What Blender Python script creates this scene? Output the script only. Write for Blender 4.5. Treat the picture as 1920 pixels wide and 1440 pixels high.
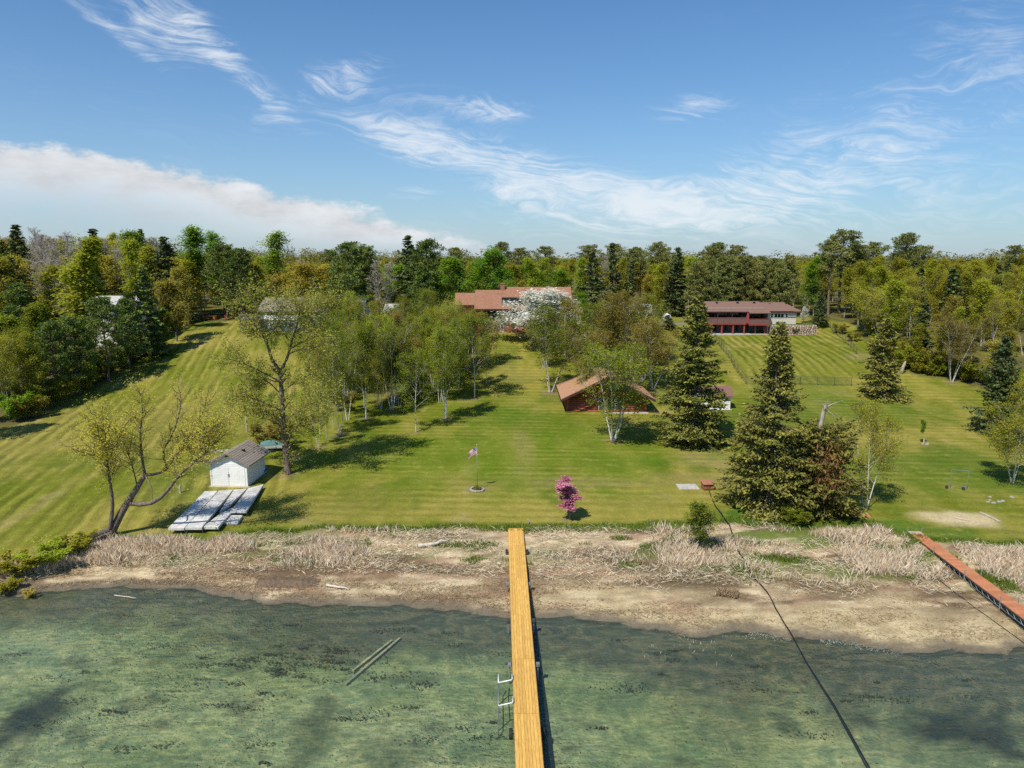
import bpy, math, random
import numpy as np
from mathutils import Vector

for _o in list(bpy.data.objects):
    bpy.data.objects.remove(_o)
SC = bpy.context.scene
COL = SC.collection
R = math.radians

# ------------------------------------------------------------------ camera, sky, sun, exposure
FPX, PITCH, CAMZ = 1330.0, R(10.4), 23.2          # focal length in pixels of a 1920 px wide frame
cam_data = bpy.data.cameras.new('camera')
cam_data.sensor_width = 36.0
cam_data.lens = FPX / 1920 * 36.0
cam_data.clip_start = 0.5
cam_data.clip_end = 9000
cam = bpy.data.objects.new('camera', cam_data)
COL.objects.link(cam)
cam.location = (0, 0, CAMZ)
cam.rotation_euler = (R(90) - PITCH, 0, 0)
SC.camera = cam

SUN_EL, SUN_AZ = R(54), R(36)                      # shadows fall away from the camera and to the right
sun_data = bpy.data.lights.new('sun', 'SUN')
sun_data.energy = 4.6
sun_data.angle = R(0.53)
sun_data.color = (1.0, 0.93, 0.80)
sun = bpy.data.objects.new('sun', sun_data)
COL.objects.link(sun)
to_sun = Vector((-math.sin(SUN_AZ) * math.cos(SUN_EL), -math.cos(SUN_AZ) * math.cos(SUN_EL), math.sin(SUN_EL)))
sun.rotation_euler = to_sun.to_track_quat('Z', 'Y').to_euler()
sun.location = (-60, -80, 120)

SC.view_settings.view_transform = 'Standard'
SC.view_settings.look = 'None'
SC.view_settings.gamma = 1.0
SC.view_settings.use_curve_mapping = False
SC.view_settings.exposure = 0.22
SC.render.engine = 'CYCLES'
SC.cycles.max_bounces = 6
SC.cycles.diffuse_bounces = 4
SC.cycles.glossy_bounces = 3
SC.cycles.transmission_bounces = 3
SC.cycles.transparent_max_bounces = 8
SC.cycles.caustics_reflective = False
SC.cycles.caustics_refractive = False
SC.cycles.use_denoising = False
SC.cycles.use_adaptive_sampling = True
SC.cycles.adaptive_threshold = 0.02
SC.render.filter_size = 1.0

# ------------------------------------------------------------------ picture point -> place in the world
SP, CP = math.sin(PITCH), math.cos(PITCH)
def ray(px, py):
    u, v = (px - 960) / FPX, (py - 720) / FPX
    return np.array((u, CP - v * SP, -(SP + v * CP)))
def at(px, py, Y):
    d = ray(px, py); t = Y / d[1]
    return np.array((d[0] * t, Y, CAMZ + d[2] * t))
def atz(px, py, z):
    d = ray(px, py); t = (z - CAMZ) / d[2]
    return np.array((d[0] * t, d[1] * t, z))

# ------------------------------------------------------------------ sky with clouds (world)
world = bpy.data.worlds.new('World')
SC.world = world
world.use_nodes = True
NT = world.node_tree
NT.nodes.clear()
def N(nt, typ, **kw):
    n = nt.nodes.new(typ)
    for k, v in kw.items():
        setattr(n, k, v)
    return n
def _in(nt, sock, val):
    if hasattr(val, 'is_output'):
        nt.links.new(val, sock)
    else:
        sock.default_value = val
def M(nt, op, a, b=0.0, c=None, clamp=False):
    n = N(nt, 'ShaderNodeMath', operation=op, use_clamp=clamp)
    _in(nt, n.inputs[0], a); _in(nt, n.inputs[1], b)
    if c is not None: _in(nt, n.inputs[2], c)
    return n.outputs[0]
def SS(nt, val, lo, hi):
    n = N(nt, 'ShaderNodeMapRange', interpolation_type='SMOOTHSTEP')
    _in(nt, n.inputs[0], val)
    n.inputs[1].default_value = lo; n.inputs[2].default_value = hi
    return n.outputs[0]
def COMB(nt, x, y, z):
    n = N(nt, 'ShaderNodeCombineXYZ')
    for i, v in enumerate((x, y, z)): _in(nt, n.inputs[i], v)
    return n.outputs[0]
def NOISE(nt, vec, scale, detail=4, rough=0.55, dist=0.0):
    n = N(nt, 'ShaderNodeTexNoise')
    _in(nt, n.inputs['Vector'], vec)
    n.inputs['Scale'].default_value = scale; n.inputs['Detail'].default_value = detail
    n.inputs['Roughness'].default_value = rough; n.inputs['Distortion'].default_value = dist
    return n.outputs[0]
def MIX(nt, fac, a, b, blend='MIX'):
    n = N(nt, 'ShaderNodeMix', data_type='RGBA', blend_type=blend)
    _in(nt, n.inputs[0], fac); _in(nt, n.inputs[6], a); _in(nt, n.inputs[7], b)
    return n.outputs[2]

def build_world():
    nt = NT
    tc = N(nt, 'ShaderNodeTexCoord')
    sep = N(nt, 'ShaderNodeSeparateXYZ')
    nt.links.new(tc.outputs['Generated'], sep.inputs[0])
    x, y, z = sep.outputs
    sky = N(nt, 'ShaderNodeTexSky', sky_type='NISHITA')
    sky.sun_disc = False
    sky.sun_elevation = SUN_EL
    sky.sun_rotation = math.pi + SUN_AZ            # the same direction as the lamp
    sky.altitude = 400; sky.air_density = 1.0; sky.dust_density = 0.6; sky.ozone_density = 2.2
    az = M(nt, 'ARCTAN2', x, y)
    el = M(nt, 'ARCSINE', z)
    def ae(px, py):
        d = ray(px, py); d = d / np.linalg.norm(d)
        return math.atan2(d[0], d[1]), math.asin(d[2])
    ave = COMB(nt, az, M(nt, 'MULTIPLY', el, 2.2), 0.0)
    # wispy high cloud: fibres along the wind, broken by a coarser field
    rot = N(nt, 'ShaderNodeVectorRotate', rotation_type='Z_AXIS')
    nt.links.new(ave, rot.inputs['Vector']); rot.inputs['Angle'].default_value = R(18)
    st = N(nt, 'ShaderNodeVectorMath', operation='MULTIPLY')
    nt.links.new(rot.outputs[0], st.inputs[0]); st.inputs[1].default_value = (1.0, 4.6, 1.0)
    warp = N(nt, 'ShaderNodeTexNoise'); nt.links.new(ave, warp.inputs['Vector'])
    warp.inputs['Scale'].default_value = 5.0; warp.inputs['Detail'].default_value = 3
    wv = N(nt, 'ShaderNodeVectorMath', operation='MULTIPLY_ADD')
    nt.links.new(warp.outputs['Color'], wv.inputs[0]); wv.inputs[1].default_value = (0.6, 1.3, 0); nt.links.new(st.outputs[0], wv.inputs[2])
    fib = NOISE(nt, wv.outputs[0], 10.0, 7, 0.70)
    lump = NOISE(nt, ave, 10.0, 5, 0.64)
    aev = COMB(nt, az, el, 0.0)
    def blob(px, py, a, b, ang):
        """soft patch of cloud: half sizes a, b in pixels along/across, tilt ang in the picture"""
        A, E = ae(px, py)
        mp = N(nt, 'ShaderNodeMapping', vector_type='TEXTURE'); nt.links.new(aev, mp.inputs[0])
        mp.inputs['Location'].default_value = (A, E, 0); mp.inputs['Rotation'].default_value = (0, 0, R(ang)); mp.inputs['Scale'].default_value = (1.9 * a / FPX, 1.9 * b / FPX, 1)
        ln = N(nt, 'ShaderNodeVectorMath', operation='LENGTH'); nt.links.new(mp.outputs[0], ln.inputs[0])
        return SS(nt, ln.outputs['Value'], 1.0, 0.0)
    blobs = [(310, 50, 70, 38, -20, 1.25), (445, 125, 95, 20, -42, 1.0), (195, 45, 80, 12, -35, .8), (640, 145, 75, 24, 16, 1.15),
             (830, 190, 130, 18, -4, .75), (940, 210, 50, 18, 0, .8), (770, 262, 130, 26, -14, .95), (980, 325, 230, 46, -17, 1.0),
             (1170, 370, 190, 34, -6, .9), (1305, 205, 60, 20, 0, 1.0), (1500, 320, 230, 46, 12, .45), (1680, 230, 330, 70, 16, .34), (1820, 110, 230, 90, 30, .30), (520, 230, 60, 26, 0, .5), (780, 362, 40, 11, 0, .7), (1450, 400, 560, 60, 2, .62)]
    m = 0.0
    for bx, by, a, b, ang, w in blobs:
        m = M(nt, 'MULTIPLY_ADD', blob(bx, by, a, b, ang), w, m)
    wild = M(nt, 'MULTIPLY', SS(nt, NOISE(nt, ave, 1.7, 2), 0.52, 0.8), 0.25)     # thin veils all round the sky
    m = M(nt, 'ADD', m, wild)
    f = M(nt, 'ADD', M(nt, 'MULTIPLY', fib, 0.62), M(nt, 'MULTIPLY', lump, 0.38))
    cir = M(nt, 'MULTIPLY', SS(nt, M(nt, 'ADD', f, M(nt, 'MULTIPLY', m, 0.13)), 0.50, 0.80), M(nt, 'MINIMUM', M(nt, 'MULTIPLY', m, 1.15), 1.0))
    cir = M(nt, 'MULTIPLY', cir, 0.74)
    # low cumulus bank on the left: billowed upper rim, fading into the haze below
    A0, E0 = ae(0, 258); A1, E1 = ae(330, 305); A2, E2 = ae(660, 385); A3, E3 = ae(900, 455)
    rim = N(nt, 'ShaderNodeFloatCurve')
    cu = rim.mapping.curves[0]
    lo, hi = -1.2, 0.4
    def cpt(a): return (a - lo) / (hi - lo)
    pts = [(lo, E0 * .8), (A0, E0), (ae(150, 275)[0], ae(150, 272)[1]), (A1, E1), (ae(470, 345)[0], ae(470, 340)[1]), (A2, E2), (A3, E3), (hi, -0.02)]
    cu.points[0].location = (0, pts[0][1] + 0.2); cu.points[1].location = (1, pts[-1][1] + 0.2)
    for a, e in pts[1:-1]:
        cu.points.new(cpt(a), e + 0.2)
    rim.mapping.update()
    nt.links.new(M(nt, 'MULTIPLY', M(nt, 'SUBTRACT', az, lo), 1 / (hi - lo)), rim.inputs['Value'])
    rimv = M(nt, 'SUBTRACT', rim.outputs[0], 0.2)
    bil = NOISE(nt, ave, 12.0, 5, 0.62)
    gap = M(nt, 'ADD', M(nt, 'SUBTRACT', rimv, el), M(nt, 'MULTIPLY', M(nt, 'SUBTRACT', bil, 0.5), 0.075))
    bank = M(nt, 'MULTIPLY', SS(nt, gap, 0.0, 0.016), M(nt, 'SUBTRACT', 1.0, M(nt, 'MULTIPLY', SS(nt, gap, 0.02, 0.10), 0.86)))
    bank = M(nt, 'MULTIPLY', bank, SS(nt, el, -0.01, 0.03))
    shade = M(nt, 'ADD', 0.86, M(nt, 'MULTIPLY', M(nt, 'SUBTRACT', bil, 0.5), 0.75))
    ccol = N(nt, 'ShaderNodeVectorMath', operation='SCALE'); ccol.inputs[0].default_value = (7.1, 7.4, 7.75); nt.links.new(shade, ccol.inputs['Scale'])
    # sky colour a little deeper, with a pale belt of haze along the horizon
    base = MIX(nt, 1.0, sky.outputs[0], (0.45, 0.83, 1.09, 1), 'MULTIPLY')
    belt = M(nt, 'EXPONENT', M(nt, 'MULTIPLY', M(nt, 'MAXIMUM', el, 0.0), -7.5))
    base = MIX(nt, M(nt, 'MULTIPLY', belt, 0.74), base, (4.6, 5.1, 5.65, 1))
    c1 = MIX(nt, cir, base, (7.6, 7.9, 8.2, 1))
    n = N(nt, 'ShaderNodeMix', data_type='RGBA'); nt.links.new(bank, n.inputs[0]); nt.links.new(c1, n.inputs[6]); nt.links.new(ccol.outputs[0], n.inputs[7])
    bg = N(nt, 'ShaderNodeBackground'); bg.inputs['Strength'].default_value = 0.1
    nt.links.new(n.outputs[2], bg.inputs['Color'])
    out = N(nt, 'ShaderNodeOutputWorld'); nt.links.new(bg.outputs[0], out.inputs['Surface'])
build_world()
world.cycles.sampling_method = 'MANUAL'; world.cycles.sample_map_resolution = 256

# ------------------------------------------------------------------ object helpers
def thing(name, label, cat, loc=(0, 0, 0), rotz=0.0, group=None):
    o = bpy.data.objects.new(name, None)
    o.empty_display_size = 0.3
    COL.objects.link(o)
    o.location = [float(v) for v in loc]; o.rotation_euler = (0, 0, rotz)
    return tag(o, label, cat, group)
def tag(o, label, cat, group=None):
    o['label'] = label; o['category'] = cat
    if group: o['group'] = group
    return o
def link(name, mesh, mat=None, parent=None):
    o = bpy.data.objects.new(name, mesh)
    COL.objects.link(o)
    if mat is not None and not mesh.materials: mesh.materials.append(mat)
    if parent is not None: o.parent = parent
    return o
def quad_mesh(name, V, F, rnd=None, mats=(), midx=None, smooth=False):
    """V (n,3) F (m,4) -> mesh, with a per-vertex random number 'rnd'"""
    me = bpy.data.meshes.new(name)
    V = np.ascontiguousarray(V, dtype=np.float32); F = np.ascontiguousarray(F, dtype=np.int32)
    k = F.shape[1]
    me.vertices.add(len(V)); me.vertices.foreach_set('co', V.ravel())
    me.loops.add(F.size); me.loops.foreach_set('vertex_index', F.ravel())
    me.polygons.add(len(F)); me.polygons.foreach_set('loop_start', np.arange(0, F.size, k, dtype=np.int32))
    if midx is not None: me.polygons.foreach_set('material_index', np.ascontiguousarray(midx, dtype=np.int32))
    if smooth: me.polygons.foreach_set('use_smooth', np.ones(len(F), dtype=bool))
    if rnd is not None:
        a = me.attributes.new('rnd', 'FLOAT', 'POINT'); a.data.foreach_set('value', np.ascontiguousarray(rnd, dtype=np.float32))
    for m_ in mats: me.materials.append(m_)
    me.update(calc_edges=True)
    return me

class MB:
    """collects simple solids, then links them as ONE mesh object"""
    def __init__(s, org=(0, 0, 0)): s.v = []; s.f = []; s.o = np.array(org, float)
    def add(s, vs, fs):
        b = len(s.v)
        s.v += [tuple(np.array(p, float) - s.o) for p in vs]; s.f += [[b + i for i in f] for f in fs]; return s
    def box(s, x0, x1, y0, y1, z0, z1):
        return s.add([(x0, y0, z0), (x1, y0, z0), (x1, y1, z0), (x0, y1, z0), (x0, y0, z1), (x1, y0, z1), (x1, y1, z1), (x0, y1, z1)],
                     [(3, 2, 1, 0), (4, 5, 6, 7), (0, 1, 5, 4), (1, 2, 6, 5), (2, 3, 7, 6), (3, 0, 4, 7)])
    def hexa(s, a):   # 8 corners, bottom ring then top ring
        return s.add(a, [(3, 2, 1, 0), (4, 5, 6, 7), (0, 1, 5, 4), (1, 2, 6, 5), (2, 3, 7, 6), (3, 0, 4, 7)])
    def slab(s, x0, x1, p, q, th):
        """slab between x0, x1 whose top runs from p=(y,z) to q=(y,z)"""
        return s.hexa([(x0, p[0], p[1] - th), (x1, p[0], p[1] - th), (x1, q[0], q[1] - th), (x0, q[0], q[1] - th),
                       (x0, p[0], p[1]), (x1, p[0], p[1]), (x1, q[0], q[1]), (x0, q[0], q[1])])
    def prism(s, poly, d0, d1, axis=1):
        """poly of (a, z) extruded along axis y (1) or x (0)"""
        n = len(poly)
        f = (lambda a, z, d: (a, d, z)) if axis == 1 else (lambda a, z, d: (d, a, z))
        vs = [f(a, z, d0) for a, z in poly] + [f(a, z, d1) for a, z in poly]
        fs = [tuple(range(n))[::-1] if axis == 0 else tuple(range(n)), tuple(range(n, 2 * n)) if axis == 0 else tuple(range(n, 2 * n))[::-1]]
        fs += [(i, (i + 1) % n, n + (i + 1) % n, n + i) if axis == 0 else (i, n + i, n + (i + 1) % n, (i + 1) % n) for i in range(n)]
        return s.add(vs, fs)
    def tube(s, pts, r, k=8, cap=True):
        pts = [np.array(p, float) for p in pts]; n = len(pts)
        rr = r if hasattr(r, '__len__') else [r] * n
        vs = []; fs = []
        for i, p in enumerate(pts):
            t = pts[min(i + 1, n - 1)] - pts[max(i - 1, 0)]; t = t / (np.linalg.norm(t) + 1e-9)
            ref = np.array((0, 0, 1.0)) if abs(t[2]) < .9 else np.array((1.0, 0, 0))
            u = np.cross(t, ref); u /= np.linalg.norm(u); w = np.cross(t, u)
            for j in range(k):
                a = 2 * math.pi * j / k
                vs.append(p + rr[i] * (math.cos(a) * u + math.sin(a) * w))
        for i in range(n - 1):
            for j in range(k):
                fs.append((i * k + j, i * k + (j + 1) % k, (i + 1) * k + (j + 1) % k, (i + 1) * k + j))
        if cap: fs += [tuple(range(k))[::-1], tuple(range((n - 1) * k, n * k))]
        return s.add(vs, fs)
    def build(s, name, mat, parent=None, bevel=0.0, smooth=False):
        me = bpy.data.meshes.new(name)
        me.from_pydata([tuple(map(float, p)) for p in s.v], [], s.f)
        me.materials.append(mat)
        if smooth: me.polygons.foreach_set('use_smooth', np.ones(len(me.polygons), dtype=bool))
        me.update()
        o = bpy.data.objects.new(name, me); COL.objects.link(o)
        if parent is not None: o.parent = parent
        if bevel > 0:
            m_ = o.modifiers.new('bevel', 'BEVEL'); m_.width = bevel; m_.segments = 2; m_.limit_method = 'ANGLE'
        return o

# ------------------------------------------------------------------ materials
def mat(name, col, rough=0.75, var=0.25, scale=3.0, col2=None, bump=0.0, metal=0.0, stretch=(1, 1, 1), spec=0.3, wear=None, piece=0.0):
    m_ = bpy.data.materials.new(name); m_.use_nodes = True
    nt = m_.node_tree; b = nt.nodes['Principled BSDF']
    tc = N(nt, 'ShaderNodeTexCoord'); mp = N(nt, 'ShaderNodeMapping'); nt.links.new(tc.outputs['Object'], mp.inputs[0]); mp.inputs['Scale'].default_value = stretch
    n1 = NOISE(nt, mp.outputs[0], scale, 6, 0.65)
    lo = tuple(c * (1 - var) for c in col) + (1,); hi = tuple(min(1, c * (1 + var)) for c in (col2 or col)) + (1,)
    c = MIX(nt, SS(nt, n1, 0.32, 0.68), lo, hi)
    if wear:
        wc, ws, wl = wear
        c = MIX(nt, M(nt, 'MULTIPLY', SS(nt, NOISE(nt, mp.outputs[0], ws, 7, 0.7), wl, wl + 0.12), 0.85), c, tuple(wc) + (1,))
    if piece:      # every board, log or stone a little lighter or darker than the next
        oi = N(nt, 'ShaderNodeObjectInfo'); sv = N(nt, 'ShaderNodeVectorMath', operation='SCALE'); nt.links.new(c, sv.inputs[0])
        nt.links.new(M(nt, 'ADD', 1 - piece / 2, M(nt, 'MULTIPLY', oi.outputs['Random'], piece)), sv.inputs['Scale']); c = sv.outputs[0]
    nt.links.new(c, b.inputs['Base Color'])
    b.inputs['Roughness'].default_value = rough; b.inputs['Metallic'].default_value = metal
    b.inputs['Specular IOR Level'].default_value = spec
    if bump:
        bm_ = N(nt, 'ShaderNodeBump'); bm_.inputs['Strength'].default_value = bump; bm_.inputs['Distance'].default_value = 0.03
        nt.links.new(NOISE(nt, mp.outputs[0], scale * 6, 4, 0.6), bm_.inputs['Height']); nt.links.new(bm_.outputs[0], b.inputs['Normal'])
    return m_
def leaf_mat(name, a, b, trans=0.35, obvar=0.3, c=None):
    """leaf colours spread from a to b leaf by leaf, each tree a little different"""
    m_ = bpy.data.materials.new(name); m_.use_nodes = True
    nt = m_.node_tree; nt.nodes.clear()
    at_ = N(nt, 'ShaderNodeAttribute', attribute_name='rnd')
    oi = N(nt, 'ShaderNodeObjectInfo')
    col = MIX(nt, at_.outputs['Fac'], tuple(a) + (1,), tuple(b) + (1,))
    if c is not None:
        col = MIX(nt, M(nt, 'MULTIPLY', SS(nt, oi.outputs['Random'], 0.25, 0.95), 0.75), col, tuple(c) + (1,))
    hs = N(nt, 'ShaderNodeHueSaturation')
    nt.links.new(col, hs.inputs['Color'])
    nt.links.new(M(nt, 'ADD', 1 - obvar / 2, M(nt, 'MULTIPLY', oi.outputs['Random'], obvar)), hs.inputs['Value'])
    nt.links.new(M(nt, 'ADD', 0.5 - 0.014, M(nt, 'MULTIPLY', M(nt, 'FRACT', M(nt, 'MULTIPLY', oi.outputs['Random'], 7.3)), 0.028)), hs.inputs['Hue'])
    d = N(nt, 'ShaderNodeBsdfDiffuse'); t = N(nt, 'ShaderNodeBsdfTranslucent')
    nt.links.new(hs.outputs[0], d.inputs[0]); nt.links.new(hs.outputs[0], t.inputs[0])
    mx = N(nt, 'ShaderNodeMixShader'); mx.inputs[0].default_value = trans
    nt.links.new(d.outputs[0], mx.inputs[1]); nt.links.new(t.outputs[0], mx.inputs[2])
    o = N(nt, 'ShaderNodeOutputMaterial'); nt.links.new(mx.outputs[0], o.inputs[0])
    return m_

# ------------------------------------------------------------------ numeric noise
def _hash(i, j, s):
    h = (i.astype(np.int64) * 374761393 + j.astype(np.int64) * 668265263 + s * 974711) & 0xFFFFFFFF
    h = ((h ^ (h >> 13)) * 1274126177) & 0xFFFFFFFF
    return ((h ^ (h >> 16)) & 0xFFFF) / 65535.0
def vn(x, y, s=0):
    x = np.asarray(x, float); y = np.asarray(y, float)
    i = np.floor(x); j = np.floor(y); fx = x - i; fy = y - j
    fx = fx * fx * (3 - 2 * fx); fy = fy * fy * (3 - 2 * fy)
    a = _hash(i, j, s); b = _hash(i + 1, j, s); c = _hash(i, j + 1, s); d = _hash(i + 1, j + 1, s)
    return (a * (1 - fx) + b * fx) * (1 - fy) + (c * (1 - fx) + d * fx) * fy
def fbm(x, y, s=0, o=4, g=0.5):
    t = 0; a = 1; w = 0
    for k in range(o):
        t = t + a * vn(x * 2 ** k, y * 2 ** k, s + k * 17); w += a; a *= g
    return t / w
def smooth(x, a, b):
    t = np.clip((np.asarray(x, float) - a) / (b - a), 0, 1)
    return t * t * (3 - 2 * t)

# ------------------------------------------------------------------ lie of the land
_sh = np.array([atz(px, py, 0.0)[:2] for px, py in [(-300, 1120), (0, 1108), (120, 1112), (250, 1100), (380, 1108), (470, 1122), (570, 1140), (650, 1136), (760, 1136), (880, 1150), (950, 1160), (1100, 1166), (1200, 1176), (1300, 1186), (1385, 1190), (1480, 1198), (1600, 1210), (1750, 1222), (1920, 1214), (2200, 1190)]])
_ed = np.array([atz(px, py, 0.9)[:2] for px, py in [(-300, 1150), (0, 1082), (90, 1052), (200, 1008), (300, 1014), (380, 1016), (480, 999), (600, 992), (800, 990), (950, 990), (1100, 987), (1250, 986), (1400, 978), (1480, 990), (1560, 985), (1650, 985), (1700, 1010), (1800, 1018), (1920, 1020), (2300, 1040)]])
_PY = np.array([0, 52, 58, 66, 80, 90, 97, 104, 110, 118, 126, 134, 140, 150, 160, 180, 220, 300, 500, 900, 3000, 9000], float)
_PZ = np.array([.85, .85, .95, 1.15, 1.45, 1.7, 2.0, 2.6, 3.45, 4.8, 6.1, 7.1, 7.55, 8.0, 8.35, 8.8, 9.3, 10, 10, 9, 5, 0], float)
_YY = np.arange(0, 320, 0.5)
_ZZ = np.interp(_YY, _PY, _PZ); _k = np.hanning(17); _k /= _k.sum()
_ZZ = np.convolve(np.pad(_ZZ, 8, mode='edge'), _k, 'valid')
def shore(x): return np.interp(x, _sh[:, 0], _sh[:, 1]) + (vn(np.asarray(x) * .35, 0 * np.asarray(x), 5) - .5) * 1.3 + (vn(np.asarray(x) * 1.3, 0 * np.asarray(x), 6) - .5) * .5
def edge(x): return np.interp(x, _ed[:, 0], _ed[:, 1]) + (vn(np.asarray(x) * .5, 0 * np.asarray(x), 8) - .5) * .9
def land(x, y):
    x = np.asarray(x, float); y = np.asarray(y, float)
    s = shore(x); e = np.maximum(edge(x), s + 2.5)
    up = np.where(y < 318, np.interp(y, _YY, _ZZ), np.interp(y, _PY, _PZ))
    up = up + (vn(x * .05, y * .05, 31) - .5) * .7 * smooth(y, 62, 110) + (vn(x * .012, y * .012, 33) - .5) * 5 * smooth(y, 190, 330)
    up = up + 3.5 * smooth(-x, 55, 150) * smooth(y, 90, 150)          # the wooded knoll on the left
    up = up - 1.3 * smooth(x, 28, 36) * smooth(-x, -76, -66) * smooth(y, 116, 138) * smooth(-y, -156, -152)     # terrace of the right-hand house
    t = np.clip((y - s) / (e - s), 0, 1)
    beach = 0.88 * t ** 0.85 + (fbm(x * .35, y * .6, 41, 3) - .5) * .42 * np.clip(t * 3, 0, 1) * np.clip((1 - t) * 5, 0, 1)
    bed = -np.minimum((s - y) * 0.055, 1.9 + 0 * y) + (fbm(x * .25, y * .25, 47, 3) - .5) * .25 * np.clip((s - y) / 3, 0, 1)
    z = np.where(y < s, bed, np.where(y < e, beach, np.maximum(up, beach - 1)))
    z = np.where((y >= e), up * smooth(y - e, -.2, 3.0) + .88 * (1 - smooth(y - e, -.2, 3.0)), z)
    return z
def gz(x, y): return float(land(np.array([x]), np.array([y]))[0])
def ground(px, py, lift=0.0):
    d = ray(px, py)
    t = np.linspace(20, 420, 8000)
    P = d[None, :] * t[:, None]
    h = CAMZ + P[:, 2] - land(P[:, 0], P[:, 1])
    i = int(np.argmax(h < 0)) if (h < 0).any() else len(t) - 1
    return np.array((P[i, 0], P[i, 1], gz(P[i, 0], P[i, 1]) + lift))

# ------------------------------------------------------------------ ground sheet (lake bed, beach, lawns, forest floor in one)
def spaced(a, b, step0, grow):
    out = [a]; st = step0
    while out[-1] < b:
        out.append(out[-1] + st); st *= grow
    return out
_ys = list(np.arange(20, 62, .26)) + list(np.arange(62, 112, .5)) + list(np.arange(112, 176, .9)) + spaced(176, 2500, 1.4, 1.16)
_ys = spaced(-20, 450, 1.2, 1.3)[::-1] and [-v for v in spaced(-20, 400, 1.2, 1.3)[::-1] if -v < 20] + [v for v in _ys]
_xs = list(np.arange(-62, 62, .42)) + spaced(62, 130, .8, 1.0) + spaced(131, 2500, 2, 1.18)
_xs = sorted(set([-v for v in _xs if v >= 62] + _xs))
GX, GY = np.meshgrid(np.array(_xs), np.array(_ys))
nyg, nxg = GX.shape
gx = GX.ravel(); gy = GY.ravel()
gzz = land(gx, gy)

def poly_mask(pts, x, y, soft=1.0):
    """1 inside a polygon of world points"""
    p = np.array(pts); ins = np.zeros(len(x), bool); j = len(p) - 1
    for i in range(len(p)):
        c = ((p[i, 1] > y) != (p[j, 1] > y)) & (x < (p[j, 0] - p[i, 0]) * (y - p[i, 1]) / (p[j, 1] - p[i, 1] + 1e-12) + p[i, 0])
        ins ^= c; j = i
    return ins
def G2(px, py): return ground(px, py)[:2]
# where the woods stand
_wl = [G2(-120, 850), G2(0, 805), G2(70, 785), G2(140, 745), G2(215, 705), G2(262, 672), G2(310, 632), G2(350, 606)]
WOOD_L = _wl + [(-58, 160), (-40, 170), (-40, 600), (-900, 600), (-900, 60)]
_wr = [G2(1606, 612), G2(1640, 668), G2(1680, 696), G2(1740, 708), G2(1800, 716), G2(1850, 732), G2(1890, 752), G2(1960, 800), G2(2100, 830)]
WOOD_R = _wr + [(900, 60), (900, 600), (45, 600), (45, 172), (72, 165)]
def in_wood(x, y):
    x = np.atleast_1d(np.asarray(x, float)); y = np.atleast_1d(np.asarray(y, float))
    back = y > 172 + 8 * np.sin(x * .09) + 6 * (np.abs(x - 25) < 22)
    return poly_mask(WOOD_L, x, y) | poly_mask(WOOD_R, x, y) | back

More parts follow.
